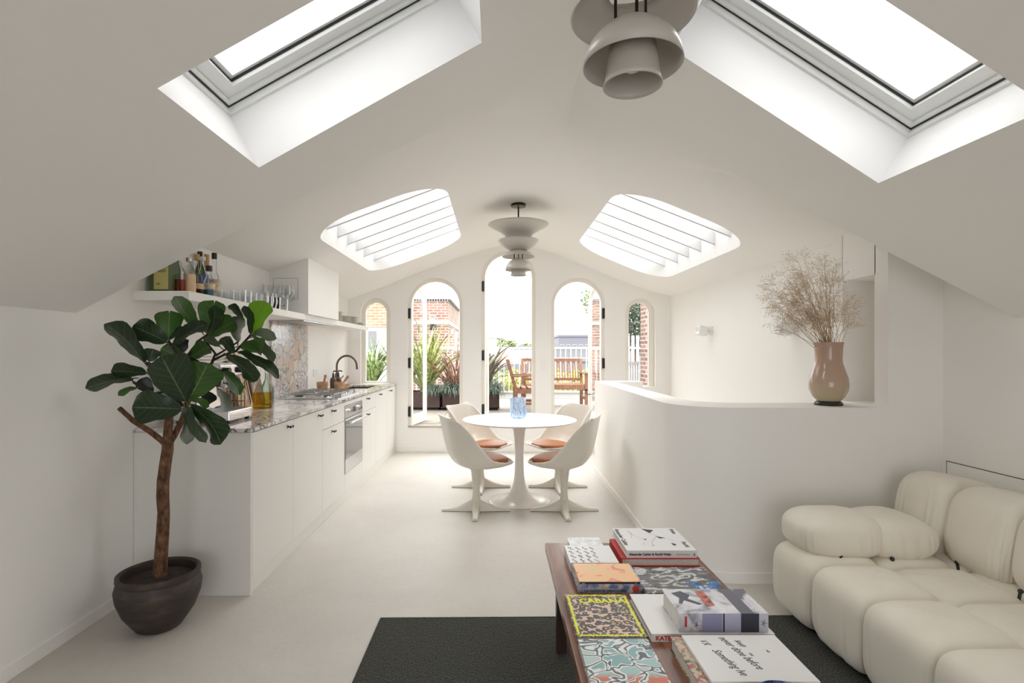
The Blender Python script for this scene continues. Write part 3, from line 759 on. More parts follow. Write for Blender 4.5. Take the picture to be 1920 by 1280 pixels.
# chopping boards leaning on the wall
def board(x, y, w, h, th, m_, lab, lean=.16, handle=True, rnd=True):
    o = thing('chopping_board', lab, 'board', (x, y, ZT), 0, 'wooden chopping boards leaning on the kitchen wall')
    L = rrect(-w/2, w/2, 0, h, .03)
    if handle: L = [(w/2, .03), (w/2, h-.04), (w/2-.05, h), (.022, h+.02), (.02, h+.10), (0, h+.115), (-.02, h+.10), (-.022, h+.02), (-w/2+.05, h), (-w/2, h-.04), (-w/2, .03), (-w/2+.02, .0), (w/2-.02, .0)]
    hole = [(.009*cos(a*pi/5), h+.08+.009*sin(a*pi/5)) for a in range(10)] if handle else None
    s_, c_ = sin(lean), cos(lean)
    plate(L, [hole] if handle else [], lambda u, v: (-v*s_, u, v*c_+.004), lambda u, v: (-v*s_+th*c_, u, v*c_+th*s_+.004)).build('board_blade', m_, o, smooth=30, weld=True, bevel=.003)
    return o
board(-1.86, 3.93, .20, .40, .02, M['board'], 'pale tall wooden chopping board leaning on the wall left of the oil bottle', .22)
board(-1.83, 4.11, .19, .31, .02, M['walnut'], 'dark walnut paddle board leaning on the wall behind the oil bottle', .22)
board(-1.88, 3.72, .17, .30, .018, M['walnut'], 'small dark board leaning at the left end of the boards', .22, False)
# bottles with liquid
def bottle(name, loc, prof, mt, lab, cat='bottle', liquid=None, cap=None, group=None, label_=None, n=24, sq=False):
    b = thing(name, lab, cat, loc, random.random()*.4-.2, group)
    mod = (lambda a, z: 1/max(abs(cos(a)), abs(sin(a)))**.75) if sq else None
    H = max(z for r, z in prof)
    MB().lathe(prof, n, mod=(lambda a, z: (mod(a, z) if z < H*.62 else 1)) if mod else None).build('glass_body', mt, b)
    if liquid:
        r, z, lm = liquid
        MB().lathe([(0, .004), (r-.004, .005), (r-.003, .02), (r-.003, z), (0, z+.0005)], n, mod=mod).build('liquid', lm, b)
    if cap:
        r, z0, z1, cm = cap
        MB().lathe([(r, z0), (r, z1), (r*.8, z1+.002), (0, z1+.002)], 16).build('cap', cm, b)
    if label_:
        r, z0, z1, lm = label_
        m = MB(); k = 10
        for i in range(k+1):
            a = -1.9+2.4*i/k; q = (1/max(abs(cos(a)), abs(sin(a)))**.75) if sq else 1
            for z in (z0, z1): m.v.append(((r+.0012)*q*cos(a), (r+.0012)*q*sin(a), z))
        m.f = [(2*i, 2*i+2, 2*i+3, 2*i+1) for i in range(k)]
        m.build('label', lm, b)
    return b
oil = glassmat('golden_olive_oil', (.88, .66, .16), .3)
amber = glassmat('amber_spirit', (.78, .33, .16), .3); ruby = glassmat('red_brown_spirit', (.62, .17, .13), .3)
bottle('oil_bottle', (-1.72, 3.93, ZT), [(0, 0), (.066, 0), (.07, .012), (.07, .13), (.062, .17), (.035, .235), (.018, .275), (.016, .31), (.019, .315)], M['clear'], 'large clear glass bottle a third full of golden olive oil on the worktop', liquid=(.07, .115, oil))
bottle('glass_jar', (-1.80, 4.20, ZT), [(0, 0), (.045, 0), (.048, .01), (.048, .13), (.036, .16), (.02, .20), (.018, .24), (.022, .25)], glassmat('pale_green_glass', (.78, .90, .80), .9), 'pale green glass bottle standing right of the oil bottle')
# olive wood mortars
def mortar(x, y, s, lab, tilt):
    o = thing('mortar', lab, 'mortar', (x, y, ZT), 0, 'olive wood mortars with pestles by the hob')
    MB().lathe([(0, 0), (.04*s, 0), (.055*s, .02*s), (.062*s, .08*s), (.06*s, .105*s), (.05*s, .104*s), (.045*s, .06*s), (.0, .03*s)], 24).build('bowl', M['olive'], o)
    a = Vector((0, .01, .04*s)); b_ = a+Vector((tilt[0], tilt[1], .125*s))
    MB().tube([a, a.lerp(b_, .3), a.lerp(b_, .8), b_], [.016*s, .011*s, .013*s, .017*s], 12).sphere(b_, .018*s, 12, 8).build('pestle', M['olive'], o)
mortar(-1.83, 5.62, .95, 'tall olive wood mortar with upright pestle behind the hob', (.02, .03))
mortar(-1.66, 5.66, .90, 'wide olive wood mortar with tilted pestle on the worktop right of the tall one', (.075, .03))
o = thing('wooden_bowl', 'shallow olive wood bowl on the worktop beyond the two mortars', 'bowl', (-1.70, 5.92, ZT))
MB().lathe([(0, 0), (.035, 0), (.07, .03), (.078, .055), (.072, .055), (.06, .03), (0, .012)], 24).build('bowl_body', M['olive'], o)

ORD = ['first', 'second', 'third', 'fourth', 'fifth', 'sixth', 'seventh', 'eighth']
# ------------------------------------------------------------------ on the shelf
ZS = 1.647
bx = thing('spirit_gift_box', 'green and gold gift box at the left end of the shelf', 'box', (-1.875, 3.02, ZS))
gold = mat('pale_gold_label', (.52, .46, .18), .5); dgreen = mat('dark_green_card', (.055, .09, .02), .5)
BX(-.055, .052, -.05, .05, 0, .235).build('carton', dgreen, bx, smooth=0, bevel=.002)
BX(-.030, .050, -.0515, -.05, .02, .21).build('front_label', gold, bx, smooth=0)
text('FINEST', .016, M['redink'], bx, loc=(-.022, -.0522, .155), rot=(pi/2, 0, 0)); text('PALO', .024, M['ink'], bx, loc=(-.022, -.0522, .115), rot=(pi/2, 0, 0)); text('1895', .014, M['ink'], bx, loc=(-.02, -.0522, .045), rot=(pi/2, 0, 0))
capg = mat('cork_coloured_stopper', (.55, .36, .18), .7)
lab1 = mat('peach_paper_label', (.72, .50, .32), .7); lab2 = mat('blue_paper_label', (.10, .16, .36), .6); lab3 = mat('cream_pictorial_label', (.60, .50, .36), .7, noise=.5, scale=30)
ggl = glassmat('green_bottle_glass', (.04, .30, .10), .9)
shp = lambda r, h, nk=.012, sh=.62: [(0, 0), (r*.95, 0), (r, .01), (r, h*sh), (r*.82, h*(sh+.09)), (nk*1.3, h*(sh+.2)), (nk, h*(sh+.24)), (nk, h*.97), (nk*1.2, h*.975), (nk*1.2, h)]
grp = 'spirit bottles on the kitchen shelf'
bottle('spirit_bottle', (-1.90, 3.155, ZS), shp(.03, .26), ggl, 'green glass bottle behind the gold labelled gift box', group=grp)
bottle('spirit_bottle', (-1.82, 3.06, ZS), shp(.037, .19, .012, .66), M['clear'], 'squat clear bottle half full of amber spirit nearest the gift box', liquid=(.037, .085, amber), group=grp)
bottle('spirit_bottle', (-1.80, 3.125, ZS), shp(.036, .205, .012, .68), M['clear'], 'squat clear bottle with a peach label and grey stopper', liquid=(.036, .03, amber), cap=(.015, .20, .222, M['steel']), label_=(.036, .02, .125, lab1), group=grp)
bottle('spirit_bottle', (-1.835, 3.27, ZS), shp(.035, .24, .012, .5), M['clear'], 'clear round bottle of red-brown spirit with cork stopper', liquid=(.035, .095, ruby), cap=(.017, .235, .268, capg), label_=(.035, .055, .09, lab1), group=grp)
bottle('spirit_bottle', (-1.855, 3.375, ZS), shp(.031, .255, .013, .58), M['clear'], 'slim clear bottle with a blue label and pale cap', cap=(.016, .25, .272, M['frame']), label_=(.031, .03, .16, lab2), group=grp)
bottle('spirit_bottle', (-1.915, 3.45, ZS), shp(.033, .285, .013, .62), glassmat('olive_bottle_glass', (.30, .36, .16), .9), 'tall olive green bottle with a black stopper at the back', cap=(.016, .28, .318, M['black']), group=grp)
bottle('spirit_bottle', (-1.915, 3.53, ZS), shp(.033, .27, .013, .62), M['clear'], 'tall bottle with pale cork coloured capsule at the back', cap=(.016, .23, .315, capg), label_=(.033, .04, .16, lab3), group=grp)
bottle('spirit_bottle', (-1.80, 3.345, ZS), shp(.033, .19, .014, .55), M['clear'], 'short dark stoppered bottle with a blue pictorial label', liquid=(.033, .06, mat('blue_tinted_liquid', (.05, .16, .26), .1)), cap=(.019, .178, .21, mat('brown_stopper', (.05, .035, .025), .5)), label_=(.033, .06, .10, lab3), group=grp)
bottle('spirit_bottle', (-1.83, 3.465, ZS), shp(.035, .29, .014, .45), M['clear'], 'tall clear bottle with black and chrome stopper next to the drinking glasses', cap=(.016, .275, .312, M['black']), label_=(.035, .05, .14, lab3), group=grp)
def many(root, spots, label, group):
    for i, (x, y) in enumerate(spots): put(root if i == 0 else copy_tree(root), (x, y, ZS), 0, label(i) if callable(label) else label, group)
tum = thing('tumbler', 'clear tumbler', 'glass')
MB().lathe([(0, .006), (.030, .008), (.0335, .095), (.0355, .095), (.032, 0), (0, 0)], 20).build('glass_body', M['clear'], tum)
many(tum, [(x, 3.66+.085*i) for x in (-1.75, -1.83, -1.91) for i in range(6)], lambda i: 'clear tumbler, %s from the bottles in the %s file on the shelf' % (ORD[i % 6], ('front', 'middle', 'back')[i//6]), 'clear tumblers in files on the shelf')
hg = thing('stemless_glass', 'clear stemless glass', 'glass')
MB().lathe([(0, .005), (.024, .007), (.037, .05), (.034, .115), (.032, .115), (.039, .05), (.026, 0), (0, 0)], 20).build('glass_body', M['clear'], hg)
many(hg, [(-1.70, 3.90), (-1.70, 3.99), (-1.71, 4.08)], lambda i: 'clear stemless glass at the shelf edge before the blue beakers, %s from the left' % ORD[i], 'stemless wine glasses on the shelf')
bk = thing('blue_beaker', 'cobalt beaker', 'glass')
MB().lathe([(0, .006), (.031, .008), (.034, .10), (.036, .10), (.033, 0), (0, 0)], 20).build('glass_body', glassmat('cobalt_glass', (.07, .20, .45), .8), bk)
many(bk, [(-1.79, 4.19), (-1.79, 4.27), (-1.74, 4.22)], lambda i: 'cobalt blue beaker on the shelf, %s' % ('leftmost of the three', 'rightmost of the three at the back', 'the one nearest the shelf edge')[i], 'cobalt blue beakers on the shelf')
pg_ = thing('printed_glass', 'clear tumbler printed with red and blue lettering at the right end of the glasses', 'glass', (-1.70, 4.27, ZS))
MB().lathe([(0, .006), (.030, .008), (.0335, .095), (.0355, .095), (.032, 0), (0, 0)], 20).build('glass_body', M['clear'], pg_)
text('mm', .022, M['blueink'], pg_, loc=(-.030, -.036, .03), rot=(pi/2, 0, 0)); text('e', .04, M['redink'], pg_, loc=(.008, -.036, .03), rot=(pi/2, 0, 0))
wg = thing('wine_glass', 'clear stemmed wine glass', 'glass')
MB().lathe([(0, 0), (.034, 0), (.034, .002), (.004, .008), (.0035, .095), (.012, .105), (.036, .14), (.038, .17), (.031, .225), (.030, .225), (.036, .17), (.034, .142), (0, .11)], 20).build('glass_body', M['clear'], wg)
many(wg, [(-1.88, 4.38), (-1.80, 4.38), (-1.72, 4.37), (-1.88, 4.47), (-1.80, 4.47), (-1.72, 4.46), (-1.76, 4.55)], lambda i: 'clear stemmed wine glass before the extractor boxing, %s in the cluster' % ('back left', 'middle left', 'front left', 'back right', 'middle right', 'front right', 'nearest the boxing')[i], 'clear wine glasses on the shelf')
# stacked plates at the far end of the shelf
pm = [mat('white_stoneware', (.72, .70, .64), .35), mat('grey_stoneware', (.36, .34, .30), .45), mat('cream_stoneware', (.66, .62, .52), .4)]
pl = thing('plate', 'plate', 'plate')
MB().lathe([(0, 0), (.055, 0), (.06, .004), (.115, .013), (.118, .016), (.06, .008), (0, .005)], 28).build('plate_body', pm[0], pl)
first = True
for (yy, n_, gname) in ((5.76, 8, 'stacked plates next to the extractor boxing'), (6.10, 6, 'stacked plates in the middle of the shelf end'), (6.42, 7, 'stacked plates near the window'), (6.74, 3, 'low stack of plates at the shelf tip')):
    for i in range(n_):
        q = pl if first else copy_tree(pl); first = False
        put(q, (-1.775+random.uniform(-.004, .004), yy, ZS+.013*i), 0, 'stoneware plate, %s from the bottom of the stack %s' % (ORD[i], {5.76: 'right against the extractor boxing', 6.10: 'second from the extractor boxing', 6.42: 'third along the shelf', 6.74: 'low and last by the window'}[yy]), gname)
# ================================================================== FIDDLE LEAF FIG
PX, PY = -1.620, 2.565
pt = thing('potted_fiddle_leaf_fig', 'fiddle leaf fig with bare brown trunk in a dark round clay pot', 'plant', (PX, PY, 0))
def clay():
    m, n, l, b = newmat('dark_brown_clay')
    tc = n.new('ShaderNodeTexCoord'); t = n.new('ShaderNodeTexNoise'); t.inputs['Scale'].default_value = 9; t.inputs['Detail'].default_value = 8
    mp = n.new('ShaderNodeMapping'); mp.inputs['Scale'].default_value = (1, 1, 3); l.new(tc.outputs['Object'], mp.inputs[0]); l.new(mp.outputs[0], t.inputs[0])
    r = ramp(n, [(.3, (.022, .016, .013)), (.55, (.042, .031, .025)), (.75, (.095, .06, .044))]); l.new(t.outputs['Fac'], r.inputs[0]); l.new(r.outputs[0], b.inputs['Base Color'])
    b.inputs['Roughness'].default_value = .55
    bp = n.new('ShaderNodeBump'); bp.inputs['Strength'].default_value = .35; bp.inputs['Distance'].default_value = .01; l.new(t.outputs['Fac'], bp.inputs['Height']); l.new(bp.outputs[0], b.inputs['Normal'])
    return m
MB().lathe([(0, 0), (.080, 0), (.100, .010), (.152, .085), (.178, .155), (.184, .200), (.175, .234), (.173, .24), (.178, .25), (.177, .268), (.166, .272), (.156, .262), (.154, .22), (0, .22)], 48).build('pot', clay(), pt)
MB().lathe([(.155, .226), (.12, .235), (.05, .245), (0, .246)], 24, mod=lambda a, z: 1+.01*sin(5*a)).build('soil', M['soil'], pt)
def bark():
    m, n, l, b = newmat('rough_brown_bark')
    tc = n.new('ShaderNodeTexCoord'); t = n.new('ShaderNodeTexNoise'); t.inputs['Scale'].default_value = 55; t.inputs['Detail'].default_value = 6
    mp = n.new('ShaderNodeMapping'); mp.inputs['Scale'].default_value = (1, 1, .5); l.new(tc.outputs['Object'], mp.inputs[0]); l.new(mp.outputs[0], t.inputs[0])
    r = ramp(n, [(.35, (.05, .022, .010)), (.6, (.16, .075, .035)), (.75, (.25, .14, .075))]); l.new(t.outputs['Fac'], r.inputs[0]); l.new(r.outputs[0], b.inputs['Base Color'])
    b.inputs['Roughness'].default_value = .85
    bp = n.new('ShaderNodeBump'); bp.inputs['Strength'].default_value = .9; bp.inputs['Distance'].default_value = .01; l.new(t.outputs['Fac'], bp.inputs['Height']); l.new(bp.outputs[0], b.inputs['Normal'])
    return m
BK = bark()
def LP(cx, cyy, D): return P(130+cx/4, 520+cyy/4, D)
def PT(px, py, D=PY): return P(px, py, D)
def wob(pts, r, n=10, amp=.0):
    return MB().tube(pts, r, n)
tr = [PT(300, 1082), PT(302, 1040), PT(305, 1000), PT(307, 960), PT(305, 930), PT(306, 900), PT(310, 870), PT(314, 845), PT(315, 828)]
MB().tube(tr, [.032, .029, .028, .0265, .0275, .0265, .026, .0255, .025], 16).build('trunk', BK, pt, world=True)
def limb(pts, r): MB().tube(pts, r, 9).build('branch', BK, pt, world=True, smooth=80)
limb([PT(314, 834), LP(690, 1220, 2.57), LP(600, 1150, 2.54), LP(480, 1075, 2.52), LP(420, 1020, 2.50), LP(375, 980, 2.50)], [.017, .014, .013, .012, .011, .011])
limb([PT(315, 835), LP(742, 1130, 2.585), LP(748, 1060, 2.57), LP(760, 980, 2.56), LP(800, 840, 2.55), LP(860, 700, 2.56), LP(865, 620, 2.58)], [.024, .020, .018, .015, .013, .010, .008])
limb([PT(317, 830), LP(790, 1180, 2.60), LP(840, 1080, 2.62), LP(880, 960, 2.60), LP(930, 850, 2.62), LP(1000, 740, 2.66), LP(1070, 640, 2.70)], [.017, .015, .013, .011, .010, .009, .008])
tw = [([LP(865, 620, 2.58), LP(800, 560, 2.56), LP(745, 475, 2.55)], .006), ([LP(865, 625, 2.58), LP(930, 540, 2.60), LP(960, 480, 2.62), LP(1040, 425, 2.62)], .006),
      ([LP(1070, 640, 2.70), LP(1095, 570, 2.70), LP(1050, 515, 2.68), LP(1010, 460, 2.66)], .0065), ([LP(1080, 620, 2.70), LP(1160, 580, 2.68), LP(1250, 552, 2.66), LP(1362, 430, 2.66)], .0065),
      ([LP(1100, 585, 2.70), LP(1190, 530, 2.70), LP(1262, 485, 2.70)], .005), ([LP(800, 840, 2.55), LP(640, 870, 2.50), LP(560, 830, 2.47), LP(480, 785, 2.45)], .007),
      ([LP(860, 700, 2.56), LP(700, 680, 2.52), LP(575, 640, 2.50)], .008), ([LP(790, 900, 2.56), LP(850, 960, 2.54), LP(880, 940, 2.50)], .009), ([LP(1000, 740, 2.66), LP(1090, 690, 2.64), LP(1150, 700, 2.62)], .006),
      ([LP(480, 785, 2.45), LP(430, 690, 2.45), LP(415, 650, 2.45)], .003)]
TWM = mat('dark_twig_bark', (.035, .020, .012), .8, noise=.4, scale=60)
for pts, r in tw: MB().tube(pts, [r*1.1]+[r*.9]*(len(pts)-1), 8).build('twig', TWM, pt, world=True, smooth=80)
def leafmat(name, c1, c2, vein, trans=.0):
    m, n, l, b = newmat(name)
    uv = n.new('ShaderNodeUVMap'); s = n.new('ShaderNodeSeparateXYZ'); l.new(uv.outputs[0], s.inputs[0])
    def mth(op, a, b_=None, c_=None):
        q = n.new('ShaderNodeMath'); q.operation = op
        for i, v in enumerate((a, b_, c_)):
            if v is None: continue
            if isinstance(v, (int, float)): q.inputs[i].default_value = v
            else: l.new(v, q.inputs[i])
        return q.outputs[0]
    u = mth('ABSOLUTE', mth('SUBTRACT', s.outputs[0], .5))          # 0 at the midrib .. .5 at the edge
    mid = mth('LESS_THAN', u, .018)
    tc = n.new('ShaderNodeTexCoord'); nz = n.new('ShaderNodeTexNoise'); nz.inputs['Scale'].default_value = 6; l.new(tc.outputs['Object'], nz.inputs[0])
    w = mth('ADD', mth('SUBTRACT', s.outputs[1], mth('MULTIPLY', mth('POWER', u, .85), .55)), mth('MULTIPLY', nz.outputs['Fac'], .03))
    fr = mth('ABSOLUTE', mth('SUBTRACT', mth('FRACT', mth('MULTIPLY', w, 6.5)), .5))
    side = mth('LESS_THAN', fr, mth('SUBTRACT', .045, mth('MULTIPLY', u, .06)))
    v = mth('MAXIMUM', mid, mth('MULTIPLY', side, .55))
    r = ramp(n, [(.3, c1), (.7, c2)]); l.new(nz.outputs['Fac'], r.inputs[0])
    mx = n.new('ShaderNodeMixRGB'); l.new(v, mx.inputs[0]); l.new(r.outputs[0], mx.inputs[1]); mx.inputs[2].default_value = (*vein, 1)
    l.new(mx.outputs[0], b.inputs['Base Color']); b.inputs['Roughness'].default_value = .38; b.inputs['Specular IOR Level'].default_value = .45
    bp = n.new('ShaderNodeBump'); bp.inputs['Strength'].default_value = .5; bp.inputs['Distance'].default_value = .004
    l.new(v, bp.inputs['Height']); l.new(bp.outputs[0], b.inputs['Normal'])
    if trans:
        o = n['Material Output']; t = n.new('ShaderNodeBsdfTranslucent'); t.inputs[0].default_value = (c2[0]*2.2, c2[1]*2.2, c2[2]*1.2, 1)
        ms = n.new('ShaderNodeMixShader'); ms.inputs[0].default_value = trans
        l.new(b.outputs[0], ms.inputs[1]); l.new(t.outputs[0], ms.inputs[2]); l.new(ms.outputs[0], o.inputs[0])
    return m
LM = {'d': leafmat('dark_green_leaf', (.012, .026, .012), (.024, .048, .019), (.13, .18, .10), .12),
      'm': leafmat('green_leaf', (.022, .062, .012), (.040, .105, .018), (.17, .25, .09), .2),
      'b': leafmat('bright_green_leaf', (.060, .15, .010), (.10, .23, .015), (.05, .11, .02), .4),
      'g': leafmat('grey_green_leaf', (.05, .075, .05), (.09, .12, .085), (.16, .20, .14), .12),
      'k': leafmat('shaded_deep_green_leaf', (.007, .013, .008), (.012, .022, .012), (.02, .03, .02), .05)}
def fprof(t):
    K = [(0, .05), (.04, .22), (.10, .44), (.2, .60), (.32, .70), (.45, .80), (.58, .92), (.70, 1.0), (.80, .98), (.88, .86), (.94, .66), (.98, .38), (1.0, .08)]
    for i in range(len(K)-1):
        if t <= K[i+1][0]: a, b = K[i], K[i+1]; q = (t-a[0])/(b[0]-a[0]); return a[1]+(b[1]-a[1])*q
    return .1
def leaf(B, T, wproj, mk, flip=1, curl=.06, cup=.25, wr=.70, tipd=0.0, lab=None, roll=None, lobed=False):
    B = Vector(B); T = Vector(T); ax = (T-B); L = ax.length; ax.normalize()
    mid = (B+T)/2; view = (mid-Vector((0, 0, CZ))).normalized()
    side = ax.cross(view).normalized()
    Wr = max(wproj, min(L*wr, wproj*1.9)); ang = math.acos(max(-1, min(1, wproj/Wr)))*flip
    if roll is not None: ang = roll
    wd = (side*cos(ang)+view*sin(ang)*1.0).normalized()
    nr = wd.cross(ax).normalized()
    if nr.z < 0 and abs(nr.z) > .05: nr = -nr
    NL, NW = 14, 8; mb = MB(); mb.uv = []
    ph = random.random()*6
    for i in range(NL+1):
        t = i/NL; w = fprof(t)*Wr/2
        for j in range(NW+1):
            s_ = -1+2*j/NW
            tt = t
            if lobed and t > .8: tt = t-(1-abs(s_))**2*.10*((t-.8)/.2)
            z = curl*L*sin(pi*tt)*1.0 - cup*w*(s_*s_)*-1*.6 + .026*L*sin(9*t+ph)*abs(s_)**1.5 + .010*L*sin(24*t+ph*2+2*s_)*abs(s_)**2
            z -= tipd*L*max(0, tt-.6)**2*3
            z -= .012*L*abs(sin(t*20-abs(s_)*5))*(1-abs(s_))
            mb.v.append(tuple(B+ax*(L*tt)+wd*(w*s_*(1+.03*sin(14*t+ph)))+nr*z)); mb.uv.append((.5+.5*s_*max(.2, fprof(t)) if False else .5+.5*s_, t))
    for i in range(NL):
        for j in range(NW): a = i*(NW+1)+j; mb.f.append((a, a+1, a+NW+2, a+NW+1))
    o = mb.build('leaf', LM[mk], pt, world=True, smooth=180)
    MB().tube([B-ax*.02-Vector((0, 0, .004)), B, B+ax*L*.06], .0028, 6).build('leaf_stalk', M['stalk'], pt, world=True)
    if lab: o['label'] = lab
    return o
M['stalk'] = mat('leaf_stalk', (.10, .11, .04), .6)
S4 = .25
def LL(b, t, w, mk, Db, Dt, **k):
    D = (Db+Dt)/2
    leaf(LP(*b, Db), LP(*t, Dt), w*S4*D/1000, mk, **k)
LL((565, 640), (268, 345), 140, 'd', 2.50, 2.38, flip=1)
LL((735, 482), (475, 365), 180, 'd', 2.55, 2.46, curl=.03, wr=.8)
LL((745, 472), (750, 248), 190, 'm', 2.55, 2.52, curl=.02, wr=.8, lobed=True)
LL((752, 468), (865, 370), 38, 'd', 2.55, 2.52, flip=-1)
LL((765, 515), (1035, 345), 100, 'd', 2.52, 2.45, flip=-1)
LL((990, 400), (790, 140), 112, 'm', 2.62, 2.52, flip=-1, curl=-.04)
LL((1045, 430), (1090, 170), 188, 'm', 2.64, 2.66, curl=.02, wr=.8, lobed=True)
LL((1045, 432), (1085, 210), 100, 'd', 2.60, 2.48, flip=1, curl=.08)
LL((1045, 435), (1245, 330), 150, 'm', 2.62, 2.56, curl=.05, flip=-1)
LL((1300, 310), (1195, 208), 62, 'd', 2.70, 2.62, flip=1)
LL((1362, 425), (1308, 212), 66, 'd', 2.66, 2.56, flip=1)
LL((1365, 425), (1470, 178), 165, 'b', 2.66, 2.72, curl=.02, wr=.8)
LL((1265, 485), (1285, 292), 104, 'g', 2.70, 2.60, flip=-1)
LL((1370, 430), (1555, 460), 84, 'g', 2.66, 2.58, flip=1, curl=.10)
LL((1262, 520), (1450, 555), 132, 'm', 2.66, 2.56, flip=-1, curl=.16)
LL((1372, 435), (1525, 635), 70, 'g', 2.66, 2.62, flip=-1)
LL((1262, 560), (1572, 755), 82, 'd', 2.66, 2.60, flip=1, curl=.08)
LL((1235, 572), (1135, 455), 90, 'd', 2.66, 2.56, flip=1)
LL((1175, 575), (1398, 780), 112, 'd', 2.64, 2.52, flip=-1, curl=.05)
LL((880, 935), (690, 590), 300, 'd', 2.46, 2.34, curl=.0, wr=.85, cup=.15)
LL((905, 905), (1040, 640), 255, 'm', 2.46, 2.38, curl=.02, wr=.85, cup=.2)
LL((585, 720), (312, 705), 112, 'd', 2.44, 2.34, flip=1, curl=.05)
LL((480, 755), (120, 832), 108, 'd', 2.45, 2.33, flip=-1, curl=.06)
LL((510, 825), (366, 886), 50, 'm', 2.46, 2.42, flip=1)
LL((845, 985), (470, 975), 245, 'd', 2.48, 2.36, curl=.03, wr=.8)
LL((868, 622), (690, 530), 140, 'm', 2.60, 2.56, flip=1)
LL((875, 622), (1055, 520), 120, 'm', 2.62, 2.58, flip=-1)
LL((600, 630), (630, 535), 115, 'd', 2.52, 2.54, flip=1, wr=1.0)
LL((862, 970), (880, 1250), 105, 'g', 2.48, 2.40, flip=1, curl=.06)
LL((890, 965), (1025, 1238), 80, 'g', 2.48, 2.38, flip=-1, curl=.05)
LL((905, 950), (1140, 1250), 150, 'd', 2.48, 2.36, flip=-1, curl=.08)
LL((1145, 700), (1280, 880), 96, 'm', 2.62, 2.54, flip=1, curl=.05)
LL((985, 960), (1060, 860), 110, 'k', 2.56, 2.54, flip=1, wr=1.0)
LL((1110, 830), (1180, 1005), 80, 'g', 2.60, 2.54, flip=1)
LL((900, 905), (1042, 975), 60, 'm', 2.46, 2.40, flip=-1)
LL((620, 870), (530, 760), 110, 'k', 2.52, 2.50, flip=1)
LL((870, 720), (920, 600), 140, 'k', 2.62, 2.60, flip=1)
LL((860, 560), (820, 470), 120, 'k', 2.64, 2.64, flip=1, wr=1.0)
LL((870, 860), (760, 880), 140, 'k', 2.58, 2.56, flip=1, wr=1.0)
LL((1080, 690), (1130, 820), 60, 'd', 2.64, 2.60, flip=-1)
LL((1130, 520), (1010, 450), 70, 'g', 2.68, 2.62, flip=1)

# ================================================================== DINING
TX, TY = .207, 4.74
tb = thing('tulip_dining_table', 'round white pedestal dining table with a trumpet base at the far end of the room', 'table', (TX, TY, 0))
MB().lathe([(0, .702), (.42, .702), (.485, .708), (.503, .716), (.5045, .719), (.5035, .722), (0, .7225)], 72).build('tabletop', M['tablewhite'], tb)
MB().lathe([(0, 0), (.272, 0), (.274, .004), (.262, .010), (.20, .020), (.14, .036), (.095, .062), (.068, .105), (.052, .16), (.042, .24), (.038, .34), (.0385, .44), (.043, .54), (.052, .62), (.066, .67), (.09, .702), (0, .702)], 64).build('pedestal', M['tablewhite'], tb)
vz = thing('blue_glass_vase', 'clear glass vase streaked with blue standing on the round white table', 'vase', (.200, 4.83, .7227))
def streak():
    m = bpy.data.materials.new('blue_streaked_glass'); m.use_nodes = True; n = m.node_tree.nodes; l = m.node_tree.links; b = n['Principled BSDF']
    tc = n.new('ShaderNodeTexCoord'); mp = n.new('ShaderNodeMapping'); mp.inputs['Scale'].default_value = (1.0, 1.0, .30); l.new(tc.outputs['Object'], mp.inputs[0])
    t = n.new('ShaderNodeTexNoise'); t.inputs['Scale'].default_value = 34; t.inputs['Detail'].default_value = 2; t.inputs['Distortion'].default_value = .8; l.new(mp.outputs[0], t.inputs[0])
    r = ramp(n, [(.42, (.90, .95, .98)), (.49, (.78, .89, .96)), (.53, (.16, .28, .62)), (.56, (.86, .93, .97)), (.67, (.86, .93, .97)), (.71, (.30, .46, .80))]); l.new(t.outputs['Fac'], r.inputs[0])
    l.new(r.outputs[0], b.inputs['Base Color']); b.inputs['Roughness'].default_value = .05
    o = n['Material Output']; tr_ = n.new('ShaderNodeBsdfTransparent'); l.new(r.outputs[0], tr_.inputs[0]); ms = n.new('ShaderNodeMixShader'); ms.inputs[0].default_value = .55
    l.new(b.outputs[0], ms.inputs[1]); l.new(tr_.outputs[0], ms.inputs[2]); l.new(ms.outputs[0], o.inputs[0]); return m
MB().lathe([(0, .0), (.055, .0), (.075, .02), (.080, .045), (.074, .07), (.070, .10), (.071, .15), (.077, .182), (.072, .182), (.066, .15), (.065, .10), (.068, .06), (.06, .03), (0, .012)], 48, mod=lambda a, z: 1+(.045 if z < .08 else .03)*sin(a*8)+.02*sin(a*5+z*30)).build('vase_body', streak(), vz)

